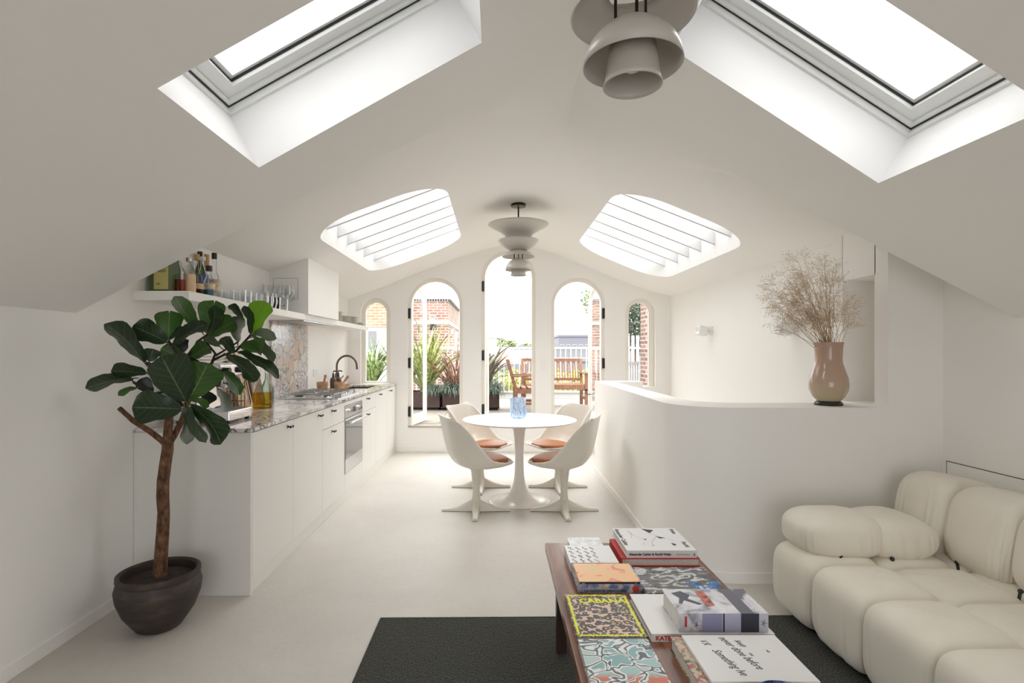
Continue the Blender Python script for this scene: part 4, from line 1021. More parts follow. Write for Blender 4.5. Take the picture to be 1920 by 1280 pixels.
# tulip chair, built once
def make_chair():
    t = thing('tulip_chair', 'x', 'chair', group='white bucket chairs with tan seat cushions around the round table')
    prof = [(.275, .425), (.262, .408), (.22, .392), (.12, .375), (.0, .368), (-.10, .375), (-.175, .405), (-.215, .465), (-.24, .55), (-.262, .66), (-.28, .77), (-.285, .795)]
    hw = [.11, .18, .225, .255, .265, .268, .266, .262, .256, .250, .238, .205]
    ex = [(.270, .425), (.262, .424), (.24, .426), (.19, .430), (.12, .436), (.055, .455), (.0, .508), (-.05, .57), (-.10, .635), (-.15, .70), (-.215, .765), (-.278, .797)]
    NU = 20; mb = MB()
    # refine along the profile
    def lerp(L, t):
        f = t*(len(L)-1); i = min(int(f), len(L)-2); q = f-i
        a, b = L[i], L[i+1]
        return tuple(x+(y-x)*q for x, y in zip(a, b)) if isinstance(a, tuple) else a+(b-a)*q
    NV = 33
    for i in range(NV+1):
        v = i/NV; c = lerp(prof, v); h = lerp(hw, v); e = lerp(ex, v)
        for j in range(NU+1):
            u = -1+2*j/NU; th = abs(u)*pi/2
            y = math.copysign(h*sin(th)**.9, u) if u else 0
            k = (1-cos(th))**1.45
            mb.v.append((c[0]+(e[0]-c[0])*k, y, c[1]+(e[1]-c[1])*k))
    for i in range(NV):
        for j in range(NU): a = i*(NU+1)+j; mb.f.append((a, a+NU+1, a+NU+2, a+1))
    sh_ = mb.build('shell', M['shell'], t, smooth=180)
    ss = sh_.modifiers.new('smooth', 'SUBSURF'); ss.levels = 1; ss.render_levels = 1
    so = sh_.modifiers.new('thickness', 'SOLIDIFY'); so.thickness = .012; so.offset = -1
    MB().sell((.065, 0, .427), (.195, .185, .024), (.5, .75), 36, 12, fn=lambda v, a, b: Vector((v.x, v.y*(1-.10*max(0, v.x)/.2), v.z-.02*(abs(v.x)/.2)**2*(1 if v.x < 0 else 0)))).build('seat_cushion', M['leather'], t)
    MB().lathe([(.0, .352), (.06, .368), (.056, .352), (.043, .335), (.043, .3185), (0, .318)], 28).build('swivel_collar', M['shell'], t)
    MB().lathe([(0, .318), (.042, .318), (.038, .28), (.030, .21), (.029, .15), (.036, .09), (.048, .055), (.044, .028), (0, .02)], 28).build('column', M['shell'], t)
    for k in range(4):
        m = MB(); d = Vector((cos(k*pi/2+pi*0), sin(k*pi/2), 0)); s_ = Vector((-d.y, d.x, 0)); n_ = 9; R = 8
        for i in range(n_+1):
            q = i/n_; rr = .015+q*.270; w = .036*(1-q)+.020*q; h = (.085*(1-q)**2.2+.022); zc = .004
            for j in range(R):
                a = pi*j/(R-1); m.v.append(tuple(d*rr+s_*(w*cos(a))+Vector((0, 0, zc+h*sin(a)**.8))))
        for i in range(n_):
            for j in range(R-1): b = i*R+j; m.f.append((b, b+1, b+R+1, b+R))
            m.f.append((i*R, i*R+R, i*R+2*R-1, i*R+R-1))
        m.f.append(tuple(range(n_*R, n_*R+R))); m.f.append(tuple(reversed(range(R))))
        lg = m.build('leg', M['shell'], t, weld=True, smooth=60)
        MB().lathe([(.009, 0), (.009, .004), (0, .0041)], 12, tuple(d*.265+Vector((0, 0, 0)))).build('glide', M['black'], lg)
        MB().lathe([(.006, .024), (.005, .029), (0, .030)], 10, tuple(d*.262)).build('rivet', M['frame'], lg)
    return t
c0 = make_chair()
CH = [(-.164, 4.43, 21, 'white bucket chair, tan cushion, near left of the round table, back to the kitchen'),
      (.565, 4.43, 159, 'white bucket chair, tan cushion, near right of the round table, back to the parapet'),
      (-.146, 5.20, -27, 'white bucket chair, tan cushion, far left of the round table, partly behind the tabletop'),
      (.602, 5.20, 207, 'white bucket chair, tan cushion, far right of the round table, partly behind the tabletop')]
for i, (x, y, a, lb) in enumerate(CH):
    q = c0 if i == 0 else copy_tree(c0)
    put(q, (x, y, 0), radians(a), lb)
    for ch_ in q.children:                                   # the cross base stays square to the room
        if ch_.name.startswith('leg'): ch_.rotation_euler = (0, 0, -radians(a))

# ================================================================== PENDANTS
def pendant(x, y, ztop, dz, label):
    t = thing('pendant_lamp', label, 'pendant lamp', (x, y, 0), 0, 'tiered grey beige pendant lamps')
    def L(prof, name, m=M['lamp'], n=64, par=t, sd=.0022):
        return MB().lathe([(r, z+dz) for r, z in prof], n).build(name, m, par, smooth=180, solid=sd)
    MB().lathe([(0, ztop+.0), (.071, ztop), (.071, ztop-.028), (.0, ztop-.030)], 32).build('ceiling_rose', M['rod'], t)
    MB().tube([(0, 0, ztop-.02), (0, 0, 2.30+dz)], .0075, 10).build('rod', M['rod'], t)
    def ring(prof, name):
        mb = MB(); n = 64; m_ = len(prof)
        for (r, z) in prof:
            for j in range(n): a = 2*pi*j/n; mb.v.append((r*cos(a), r*sin(a), z+dz))
        for i in range(m_-1):
            for j in range(n): mb.f.append((i*n+j, i*n+(j+1) % n, (i+1)*n+(j+1) % n, (i+1)*n+j))
        return mb.build(name, M['lamp'], t, smooth=180, solid=.0025)
    ring([(.288, 2.535), (.27, 2.522), (.22, 2.495), (.17, 2.468), (.135, 2.44), (.117, 2.415), (.110, 2.39), (.108, 2.372)], 'top_shade')
    ring([(.195, 2.385), (.188, 2.372), (.16, 2.342), (.12, 2.312), (.085, 2.293), (.075, 2.285)], 'second_shade')
    ring([(.060, 2.285), (.085, 2.278), (.12, 2.262), (.150, 2.238), (.157, 2.228)], 'third_shade')
    for k in range(3):
        a = 2*pi*k/3+.5; MB().tube([(.045*cos(a), .045*sin(a), 2.16+dz), (.045*cos(a), .045*sin(a), 2.30+dz)], .0042, 8).build('spacer_rod', M['rod'], t)
    ring([(.0, 2.212), (.03, 2.210), (.06, 2.200), (.088, 2.180), (.108, 2.155), (.120, 2.128), (.1255, 2.100)], 'dome_shade')
    ring([(.058, 2.150), (.062, 2.12), (.066, 2.085), (.070, 2.062), (.0745, 2.048)], 'cup_shade')
    MB().lathe([(.0, 2.15+dz), (.057, 2.148+dz), (.057, 2.140+dz), (0, 2.139+dz)], 32).build('cup_top', M['lamp'], t)
    MB().sphere((0, 0, 2.11+dz), .028, 16, 10).build('bulb', M['frame'], t)
    return t
pendant(.214, 5.10, vault(.214)+.004, 0, 'tiered grey-beige pendant lamp hanging over the round table')
pendant(.352, 1.375, near(.352)+.004, -.045, 'large tiered grey-beige pendant lamp overhead at the top of the picture')
# ================================================================== VASE WITH DRIED FLOWERS
vx, vy = 1.992, 3.195
v = thing('tall_vase', 'tall dusky pink ceramic vase with a pale green foot standing on the parapet', 'vase', (vx, vy, 1.0))
def vasemat():
    m, n, l, b = newmat('dusky_pink_glaze')
    tc = n.new('ShaderNodeTexCoord'); s = n.new('ShaderNodeSeparateXYZ'); l.new(tc.outputs['Object'], s.inputs[0])
    mr = n.new('ShaderNodeMapRange'); mr.inputs['From Max'].default_value = .38; l.new(s.outputs[2], mr.inputs['Value'])
    r = ramp(n, [(.05, (.46, .41, .25)), (.28, (.47, .36, .26)), (.45, (.47, .325, .245)), (1, (.43, .275, .20))]); l.new(mr.outputs[0], r.inputs[0]); l.new(r.outputs[0], b.inputs['Base Color'])
    b.inputs['Roughness'].default_value = .12; b.inputs['Coat Weight'].default_value = .3; return m
MB().lathe([(0, .025), (.060, .025), (.085, .05), (.102, .09), (.106, .125), (.101, .165), (.085, .215), (.074, .25), (.0715, .28), (.073, .32), (.076, .352), (.080, .376), (.075, .376), (.066, .32), (.064, .25), (.05, .10), (0, .06)], 56).build('vase_body', vasemat(), v)
MB().lathe([(0, 0), (.074, 0), (.078, .008), (.070, .020), (.062, .027), (0, .027)], 48).build('foot_ring', mat('dark_glass_foot', (.02, .025, .02), .08), v)
fl = thing('dried_flowers', 'airy bunch of dried beige gypsophila in the pink vase', 'dried flowers', (vx, vy, 1.30))
stems = MB(); tips = MB()
rnd = random.Random(5)
def stem(a, b, r0, r1, n=5, bend=.03):
    a = Vector(a); b = Vector(b); off = Vector((rnd.uniform(-1, 1), rnd.uniform(-1, 1), rnd.uniform(0, 1)))*bend
    pts = [a.lerp(b, i/(n-1))+off*sin(pi*i/(n-1)) for i in range(n)]
    stems.tube(pts, [r0+(r1-r0)*i/(n-1) for i in range(n)], 4, caps=False); return pts
def bud(p, s):
    d = [Vector((rnd.uniform(-1, 1), rnd.uniform(-1, 1), rnd.uniform(-1, 1))).normalized()*s for _ in range(4)]
    tips.add([p+q for q in d], [(0, 1, 2), (0, 2, 3), (0, 3, 1), (1, 3, 2)])
def FP(px, py, dd=0.0): return P(px, py, vy+dd)-Vector((0, 0, 0))
heads = []
for i in range(46):
    # outline of the bunch in the photograph: wide on the left, tall in the middle
    while True:
        px = rnd.uniform(1440, 1592); py = rnd.uniform(488, 625)
        if ((px-1520)/72)**2+((py-550)/62)**2 < 1 and not (px > 1570 and 540 < py < 555) : break
    heads.append((px, py))
heads += [(1450, 560), (1462, 585), (1460, 612), (1445, 568), (1590, 565), (1595, 605), (1498, 492), (1510, 490), (1520, 505), (1545, 500), (1560, 510), (1470, 530), (1455, 545)]
for (px, py) in heads:
    tip = FP(px, py, rnd.uniform(-.10, .08)); base = Vector((vx+rnd.uniform(-.035, .035), vy+rnd.uniform(-.03, .03), 1.31))
    pts = stem(base, tip, .0018, .0008, 6, .03)
    for k in range(rnd.randint(8, 11)):
        s0 = pts[rnd.choice((3, 4, 4, 5))]; d = Vector((rnd.gauss((tip-base).x*.5, .06), rnd.gauss(0, .06), rnd.gauss(.05, .045)))
        if d.length > .10: d = d.normalized()*rnd.uniform(.05, .10)
        e = s0+d*.8; p2 = stem(s0, e, .0005, .0003, 3, .008)
        for q in range(15):
            o = e+Vector((rnd.gauss(0, .019), rnd.gauss(0, .019), rnd.gauss(0, .017)))
            if q < 4: stems.tube([p2[1], o], .0003, 3, caps=False)
            bud(o, rnd.uniform(.0028, .0046))
def sto(mb, name, m, par):
    return mb.build(name, m, par, world=True, smooth=0, kind='stuff')
sto(stems, 'stems', mat('dry_straw_stems', (.50, .36, .21), .8), fl)
sto(tips, 'flower_heads', mat('dry_beige_flowers', (.66, .54, .40), .9), fl)

# ================================================================== RUG
def rugmat():
    m, n, l, b = newmat('dark_woven_wool')
    tc = n.new('ShaderNodeTexCoord'); mp = n.new('ShaderNodeMapping'); mp.inputs['Scale'].default_value = (260, 110, 1); l.new(tc.outputs['Object'], mp.inputs[0])
    t = n.new('ShaderNodeTexNoise'); t.inputs['Scale'].default_value = 1; t.inputs['Detail'].default_value = 2; l.new(mp.outputs[0], t.inputs[0])
    w = n.new('ShaderNodeTexChecker'); w.inputs['Scale'].default_value = 170; l.new(tc.outputs['Object'], w.inputs[0])
    r = ramp(n, [(.35, (.032, .034, .030)), (.55, (.075, .077, .068)), (.75, (.16, .16, .14))]); l.new(t.outputs['Fac'], r.inputs[0])
    l.new(r.outputs[0], b.inputs['Base Color']); b.inputs['Roughness'].default_value = .95; b.inputs['Specular IOR Level'].default_value = .1
    bp = n.new('ShaderNodeBump'); bp.inputs['Strength'].default_value = .8; bp.inputs['Distance'].default_value = .004
    mx = n.new('ShaderNodeMath'); mx.operation = 'ADD'; l.new(t.outputs['Fac'], mx.inputs[0]); l.new(w.outputs['Fac'], mx.inputs[1]); l.new(mx.outputs[0], bp.inputs['Height']); l.new(bp.outputs[0], b.inputs['Normal'])
    return m
rg = thing('rug', 'dark charcoal woven rug lying under the coffee table and the sofa', 'rug', (.7, 1.6, 0))
RM = rugmat()
def ragged(x0, x1, y0, y1):
    L = []; rr = random.Random(3); n = 60
    for i in range(n): L.append((x0+(x1-x0)*i/n, y0))
    for i in range(n): L.append((x1, y0+(y1-y0)*i/n))
    for i in range(n*2): t = i/(n*2); L.append((x1+(x0-x1)*t, y1+.028*(1-t)+rr.uniform(-.0025, .0025)))
    for i in range(n*2): t = i/(n*2); L.append((x0+rr.uniform(-.003, .003)+.0, y1+(y0-y1)*t))
    return L
plate(ragged(-.565, 2.05, .3, 2.622), [], lambda x, y: (x, y, .010), lambda x, y: (x, y, .0005)).build('woven_field', RM, rg, world=True, smooth=0)
MB().tube([(-.565, 2.622, .007), (.3, 2.633, .007), (1.2, 2.643, .007), (2.05, 2.65, .007)], .006, 8).build('bound_edge', RM, rg, world=True)
MB().tube([(-.565, .3, .007), (-.565, 1.2, .007), (-.565, 2.622, .007)], .006, 8).build('bound_edge', RM, rg, world=True)

# ================================================================== SOFA (quilted modules, front faces the room)
def boucle():
    m, n, l, b = newmat('cream_velvet')
    tc = n.new('ShaderNodeTexCoord'); t = n.new('ShaderNodeTexNoise'); t.inputs['Scale'].default_value = 5; t.inputs['Detail'].default_value = 5; l.new(tc.outputs['Object'], t.inputs[0])
    r = ramp(n, [(.3, (.735, .69, .595)), (.7, (.79, .75, .66))]); l.new(t.outputs['Fac'], r.inputs[0]); l.new(r.outputs[0], b.inputs['Base Color'])
    b.inputs['Roughness'].default_value = .85; b.inputs['Sheen Weight'].default_value = .25; b.inputs['Specular IOR Level'].default_value = .2
    t2 = n.new('ShaderNodeTexNoise'); t2.inputs['Scale'].default_value = 300; l.new(tc.outputs['Object'], t2.inputs[0])
    bp = n.new('ShaderNodeBump'); bp.inputs['Strength'].default_value = .12; bp.inputs['Distance'].default_value = .003; l.new(t2.outputs['Fac'], bp.inputs['Height']); l.new(bp.outputs[0], b.inputs['Normal'])
    return m
SM = boucle()
sf = thing('sofa', 'deep cream velvet modular sofa with tufted bulging puffs on the right', 'sofa', (1.9, 1.8, 0))
def wrinkles(seed, amp, ctr, side):
    rr = random.Random(seed); ph = [rr.uniform(0, 6.28) for _ in range(6)]
    def fn(v, a, b):
        # gathers running down the flanks, strongest low on the puff and near its seams
        m = max(0, min(1, (-v.z/ctr+.75)))*.9
        w = (sin(b*31+ph[0]+2.5*sin(a*2+ph[3]))+.7*sin(b*47+ph[1]+2*sin(a*3)))*amp; w = w if w < 0 else w*.35
        g = .5+.5*sin(b*4+ph[2]); k = m*g
        n_ = Vector((v.x, v.y, 0))
        if n_.length > 1e-4: n_.normalize()
        low = 1+.004*sin(b*7+ph[4])
        return v*low+n_*w*k
    return fn
def puff(par, c, r, e=(.62, .55), seed=0, amp=.0035, n=180, m=30, rot=None, name='puff'):
    f = wrinkles(seed, amp, r[2], 0)
    mb = MB().sell((0, 0, 0), r, e, n, m, fn=f)
    if rot is not None:
        R = rot; mb.v = [tuple(R @ Vector(v)) for v in mb.v]
    mb.v = [(a+c[0], b+c[1], d+c[2]) for a, b, d in mb.v]
    return mb.build(name, SM, par, world=True, smooth=180)
# seat: puffs on a one-third metre pitch, two modules
px0, pit = 1.425, .335
ys = [2.755-.335*i for i in range(6)]
k = 0
seat = MB().box(px0+.06, 2.40, ys[-1]-.25, 2.70, .03, .20).build('seat_base', SM, sf, world=True, smooth=0, bevel=.03, seg=4)
for j in range(6):
    for i in range(3):
        k += 1
        cx = px0+pit*(i+.5)+.005; cy_ = ys[j]-pit/2
        zt = .375-.012*i
        puff(sf, (cx, cy_, .195), (pit/2+.022, pit/2+.020, zt-.195), (.50, .42), seed=k, amp=.0050 if i == 0 or j == 0 else .002)
# arm bolster on the far end of the seat
for q, (x0_, x1_) in enumerate(((1.455, 1.83), (1.77, 2.09))):
    z0_, z1_ = (.335, .545) if q == 0 else (.325, .540)
    xc = (x0_+x1_)/2
    def fn(v, a, b, q=q, w=wrinkles(40+q, .0055, .11, 0), hx=(x1_-x0_)/2):
        v = w(v, a, b); t = v.x/hx
        if q == 1 and t > 0: v.z *= (1-.45*t*t)
        if q == 0 and t < 0: v.z *= (1-.12*t*t)
        return v
    mb = MB().sell((xc, 2.62, (z0_+z1_)/2), ((x1_-x0_)/2+.012, .165, (z1_-z0_)/2), (.62, .62), 180, 30, fn=fn)
    mb.build('arm_puff', SM, sf, world=True, smooth=180)
# back bolsters
yb = [2.875, 2.55, 2.215, 1.88, 1.545, 1.21]
for q in range(5):
    c_ = (2.31, (yb[q]+yb[q+1])/2, .485)
    R = Matrix.Rotation(radians(-12), 3, 'Y').transposed()
    puff(sf, c_, (.19, (yb[q]-yb[q+1])/2+.018, .205), (.60, .42), seed=60+q, amp=.0060, rot=Matrix.Rotation(radians(10), 3, 'Y'), name='back_puff')
# black ties holding the bolsters down
for (a, b_) in (((1.60, 2.475, .375), (1.57, 2.45, .30)), ((1.835, 2.47, .36), (1.83, 2.46, .30)), ((2.135, 2.47, .345), (2.12, 2.44, .30)), ((2.10, 2.135, .36), (2.08, 2.13, .29))):
    MB().tube([a, tuple((Vector(a)+Vector(b_))/2+Vector((-.004, -.004, 0))), b_], .006, 8).sphere(a, .010, 8, 6).build('tie', M['black'], sf, world=True)
for (x, y) in ((1.55, 2.60), (2.3, 2.60), (1.55, .95), (2.3, .95)): BX(x-.03, x+.03, y-.03, y+.03, .0101, .035).build('foot', M['black'], sf, world=True, smooth=0)

# ================================================================== COFFEE TABLE
TZ = .453
ct = thing('coffee_table', 'low reddish rosewood coffee table covered with art books', 'table', (.54, 1.6, 0))
tx0, tx1, ty0, ty1 = .2226, .853, .88, 2.42
BX(tx0, tx1, ty0, ty1, TZ-.038, TZ).build('tabletop', M['rosewood'], ct, world=True, smooth=0, bevel=.003)
for (x, y) in ((tx0+.062, ty1-.085), (tx1-.062, ty1-.085), (tx0+.062, ty0+.085), (tx1-.062, ty0+.085)):
    BX(x-.022, x+.022, y-.022, y+.022, .0101, TZ-.038).build('leg', M['darkwood'], ct, world=True, smooth=0, bevel=.003)
for y in (ty1-.085, ty0+.085): BX(tx0+.084, tx1-.084, y-.012, y+.012, TZ-.10, TZ-.038).build('rail', M['darkwood'], ct, world=True, smooth=0)
for x in (tx0+.062, tx1-.062): BX(x-.012, x+.012, ty0+.107, ty1-.107, TZ-.085, TZ-.038).build('rail', M['darkwood'], ct, world=True, smooth=0)

# ------------------------------------------------------------------ books: printed art as procedural materials in book space
def artmat(name, build, rough=.35):
    m, n, l, b = newmat(name); tc = n.new('ShaderNodeTexCoord'); c = build(n, l, tc.outputs['Object']); l.new(c, b.inputs['Base Color']); b.inputs['Roughness'].default_value = rough; return m
def noisen(n, l, v, s, d=3, dist=0, mp=None):
    if mp: q = n.new('ShaderNodeMapping'); q.inputs['Scale'].default_value = mp; l.new(v, q.inputs[0]); v = q.outputs[0]
    t = n.new('ShaderNodeTexNoise'); t.inputs['Scale'].default_value = s; t.inputs['Detail'].default_value = d; t.inputs['Distortion'].default_value = dist; l.new(v, t.inputs[0]); return t
def a_orange(n, l, v):
    t = noisen(n, l, v, 14, 5, .6); r = ramp(n, [(.30, (.62, .62, .30)), (.40, (.86, .52, .24)), (.55, (.88, .50, .24)), (.60, (.72, .22, .14)), (.72, (.80, .30, .20))]); l.new(t.outputs['Fac'], r.inputs[0]); return r.outputs[0]
def a_bw(n, l, v):
    t = noisen(n, l, v, 16, 6, 1.4, (1, 1.6, 1)); r = ramp(n, [(.36, (.03, .03, .03)), (.46, (.12, .12, .12)), (.52, (.10, .10, .10)), (.56, (.70, .70, .69)), (.66, (.40, .40, .40))]); l.new(t.outputs['Fac'], r.inputs[0]); return r.outputs[0]
def a_leopard(n, l, v):
    w = noisen(n, l, v, 30, 2); ad = n.new('ShaderNodeMixRGB'); ad.blend_type = 'ADD'; ad.inputs[0].default_value = .018; l.new(v, ad.inputs[1]); l.new(w.outputs['Color'], ad.inputs[2])
    q = n.new('ShaderNodeTexVoronoi'); q.inputs['Scale'].default_value = 56; l.new(ad.outputs[0], q.inputs['Vector'])
    r = ramp(n, [(0, (.62, .40, .08)), (.16, (.62, .44, .05)), (.24, (.02, .015, .015)), (.50, (.02, .015, .015)), (.60, (.66, .46, .36)), (1, (.70, .52, .42))]); r.color_ramp.interpolation = 'CONSTANT'; l.new(q.outputs['Distance'], r.inputs[0]); return r.outputs[0]
def a_graf(n, l, v):
    w = noisen(n, l, v, 9, 2, 1.2); ad = n.new('ShaderNodeMixRGB'); ad.blend_type = 'ADD'; ad.inputs[0].default_value = .12; l.new(v, ad.inputs[1]); l.new(w.outputs['Color'], ad.inputs[2])
    q = n.new('ShaderNodeTexVoronoi'); q.feature = 'DISTANCE_TO_EDGE'; q.inputs['Scale'].default_value = 15; l.new(ad.outputs[0], q.inputs['Vector'])
    q2 = n.new('ShaderNodeTexVoronoi'); q2.inputs['Scale'].default_value = 15; l.new(ad.outputs[0], q2.inputs['Vector'])
    s = n.new('ShaderNodeSeparateColor'); l.new(q2.outputs['Color'], s.inputs[0])
    c = ramp(n, [(0, (.22, .42, .44)), (.35, (.36, .56, .56)), (.60, (.30, .48, .52)), (.74, (.55, .16, .14)), (.86, (.46, .60, .58)), (1, (.42, .30, .34))]); c.color_ramp.interpolation = 'CONSTANT'; l.new(s.outputs[0], c.inputs[0])
    sy = n.new('ShaderNodeSeparateXYZ'); l.new(v, sy.inputs[0]); rr = ramp(n, [(.0, (1, 1, 1)), (.10, (1, 1, 1)), (.125, (0, 0, 0))]); l.new(sy.outputs[1], rr.inputs[0])
    mo = n.new('ShaderNodeMixRGB'); l.new(rr.outputs[0], mo.inputs[0]); l.new(c.outputs[0], mo.inputs[1]); mo.inputs[2].default_value = (.62, .16, .09, 1)
    e = ramp(n, [(0, (.07, .09, .12)), (.03, (.10, .12, .15)), (.05, (.75, .80, .78)), (.10, (.75, .80, .78)), (.15, (0, 0, 0))])
    l.new(q.outputs['Distance'], e.inputs[0]); f = ramp(n, [(.10, (1, 1, 1)), (.15, (0, 0, 0))]); l.new(q.outputs['Distance'], f.inputs[0])
    mx = n.new('ShaderNodeMixRGB'); l.new(f.outputs[0], mx.inputs[0]); l.new(mo.outputs[0], mx.inputs[1]); l.new(e.outputs[0], mx.inputs[2]); return mx.outputs[0]
def a_blue(n, l, v):
    t = noisen(n, l, v, 45, 3, .5); r = ramp(n, [(.38, (.10, .16, .34)), (.5, (.30, .34, .48)), (.58, (.55, .38, .28)), (.68, (.60, .60, .62))]); l.new(t.outputs['Fac'], r.inputs[0]); return r.outputs[0]
def a_marb(n, l, v):
    t = noisen(n, l, v, 30, 4, 1); r = ramp(n, [(.35, (.60, .63, .66)), (.6, (.82, .82, .80))]); l.new(t.outputs['Fac'], r.inputs[0]); return r.outputs[0]
def a_floral(n, l, v):
    t = noisen(n, l, v, 22, 4, 1.5); r = ramp(n, [(.34, (.05, .04, .03)), (.44, (.30, .24, .15)), (.52, (.60, .52, .40)), (.60, (.35, .07, .05)), (.7, (.55, .50, .40))]); l.new(t.outputs['Fac'], r.inputs[0]); return r.outputs[0]
def a_skate(n, l, v):
    t = noisen(n, l, v, 12, 6, 1.2); r = ramp(n, [(.36, (.12, .12, .16)), (.44, (.45, .45, .52)), (.52, (.66, .66, .70)), (.70, (.74, .74, .77))]); l.new(t.outputs['Fac'], r.inputs[0]); return r.outputs[0]
WP = mat('white_glossy_cover', (.76, .76, .76), .3); RED = mat('red_cloth_cover', (.48, .03, .03), .6)
def book(label, x0, x1, y0, y1, z0, z1, cov, spine='front', board=.003, name='book', page=None, cat='book', rot=0):
    t = thing(name, label, cat, (x0, y0, z0), rot, None)
    w, d, h = x1-x0, y1-y0, z1-z0
    m = MB().box(0, w, 0, d, 0, board).box(0, w, 0, d, h-board, h)
    if spine == 'front': m.box(0, w, 0, board, board, h-board); pg = (.004, w-.004, board, d-.004)
    elif spine == 'left': m.box(0, board, 0, d, board, h-board); pg = (board, w-.004, .004, d-.004)
    elif spine == 'right': m.box(w-board, w, 0, d, board, h-board); pg = (.004, w-board, .004, d-.004)
    else: m.box(0, w, d-board, d, board, h-board); pg = (.004, w-.004, .004, d-board)
    m.build('cover', cov, t, smooth=0)
    BX(pg[0], pg[1], pg[2], pg[3], board, h-board).build('pages', page or M['paper'], t, smooth=0)
    return t, w, d, h
def flat(par, pts, m, z, name='printed_shape', t=.0004):
    plate(pts, [], lambda x, y: (x, y, z+t), lambda x, y: (x, y, z)).build(name, m, par, smooth=0)
def stroke(par, pts, r, m, z, name='pen_stroke'):
    mb = MB()
    mb.tube([(x, y, z+.0003) for x, y in pts], r, 5); mb.v = [(a, b, z+.0004+(c-z-.0003)*.15) for a, b, c in mb.v]
    return mb
def scribbles(par, lines, m, z, name='handwriting', r=.0009):
    out = MB()
    for L in lines:
        s = stroke(par, L, r, m, z); out.add(s.v, s.f)
    out.build(name, m, par, smooth=0)
rr = random.Random(11)
def script_line(x, y, dx, dy, n, amp, rr=rr):
    L = []; nx, ny = -dy, dx; q = math.hypot(dx, dy); nx /= q; ny /= q
    for i in range(n*6+1):
        t = i/(n*6); a = amp*(sin(i*1.05)*.6+rr.uniform(-.5, .5)+(1.2 if rr.random() < .08 else 0))
        L.append((x+dx*t+nx*a, y+dy*t+ny*a))
    return L
# 1 small white book at the back left corner
book('small pale marbled book at the far left corner of the coffee table', .319, .464, 2.305, 2.405, TZ, .482, artmat('pale_marbled_cover', a_marb))
# 2 white book of blue black lettered pictures
t, w, d, h = book('white book printed with rows of small black script figures, behind the orange book', .293, .485, 2.10, 2.288, TZ, .488, WP, spine='left')
rows_ = []
for a in range(4):
    for b_ in range(4):
        rows_.append(script_line(.012+.030*a, .168-.044*b_, .016, -.030, 4, .006))
scribbles(t, rows_, mat('blue_black_print', (.05, .06, .10), .5), h, 'printed_script')
# 3 blue patterned book under the orange one
t, w, d, h = book('blue and orange patterned book directly beneath the orange book', .2965, .527, 1.912, 2.090, TZ, .4855, artmat('blue_pattern_cover', a_blue), spine='front')
BX(.012, .150, -.0006, 0, .003, .016).build('spine_band', mat('grey_blue_spine', (.36, .40, .50), .5), t, smooth=0)
text('THE WARDROBE AMBASSADORS', .0105, M['ink'], t, loc=(.016, -.0012, .006), rot=(pi/2, 0, 0), bold=.0002)
MB().tube([(.205, -.0002, .016), (.205, -.0012, .016)], .012, 18).build('spine_emblem', M['redink'], t)
# 4 orange book
t, w, d, h = book('orange book with a red map-like picture and thin black spine', .300, .518, 1.914, 2.080, .4855, .4935, artmat('orange_map_cover', a_orange), spine='front', board=.0015)
BX(0, w, -.0006, .001, 0, h-.0004).build('spine_strip', M['ink'], t, smooth=0)
text('nno', .007, M['paper'], t, loc=(.008, -.001, .0012), rot=(pi/2, 0, 0)); text('3', .007, M['paper'], t, loc=(.200, -.001, .0012), rot=(pi/2, 0, 0))
# 5 red book and 6 white art book on top
t, w, d, h = book('red covered thick book beneath the white book with black triangles', .505, .821, 2.149, 2.372, TZ, .487, RED, spine='left', board=.004)
t, w, d, h = book('white art book with black triangles on its cover on top of the red book', .529, .811, 2.154, 2.428, .487, .5165, WP, spine='front')
text('Alexander Calder & Fischli Weiss', .0125, M['ink'], t, loc=(.008, -.0008, .010), rot=(pi/2, 0, 0), bold=.0004)
text('FONDATION BEYELER', .007, M['greyink'], t, loc=(.20, -.0008, .011), rot=(pi/2, 0, 0), sx=.75)
text('8', .016, M['ink'], t, loc=(.268, -.0008, .007), rot=(pi/2, 0, 0))
text('Alexander Calder', .026, M['ink'], t, loc=(.006, .262, h), rot=(0, 0, -pi/2), sx=1.1, bold=.0006)
text('Fischli', .026, M['ink'], t, loc=(.252, .100, h), rot=(0, 0, -pi/2), bold=.0006); text('Weiss', .026, M['ink'], t, loc=(.252, .262, h), rot=(0, 0, -pi/2), bold=.0006)
flat(t, [(.128, .265), (.178, .245), (.150, .205)], M['ink'], h); flat(t, [(.165, .165), (.200, .148), (.176, .138)], M['ink'], h)
flat(t, [(.10, .128), (.116, .134), (.110, .118)], M['ink'], h); flat(t, [(.205, .085), (.222, .070), (.214, .052), (.206, .062)], M['ink'], h); flat(t, [(.118, .055), (.126, .060), (.124, .050)], M['ink'], h)
scribbles(t, [[(.06+.008*sin(i*.5), .24-.012*i) for i in range(9)], [(.06, .23), (.075, .17), (.10, .125)], [(.165, .16), (.13, .10), (.12, .06)], [(.19, .145), (.225, .12), (.215, .08)], [(.09+.006*sin(i), .09-.004*i) for i in range(8)], [(.15, .205), (.18, .16)]], M['ink'], h, 'printed_wire_lines', .0005)
# 7 black and white photo book
t, w, d, h = book('black and white photograph book with big blue letters on its cover', .530, .815, 1.869, 2.092, TZ, .4735, artmat('black_white_photo_cover', a_bw), spine='back')
for i, s_ in enumerate(('UP', 'THE', 'RIVER')): pass
text('THE', .046, M['blueink'], t, loc=(.182, .030, h), rot=(0, 0, 0), bold=.0014); text('UP', .034, M['blueink'], t, loc=(.165, .068, h), bold=.0012); text('HI', .046, M['blueink'], t, loc=(.245, .066, h), bold=.0014)
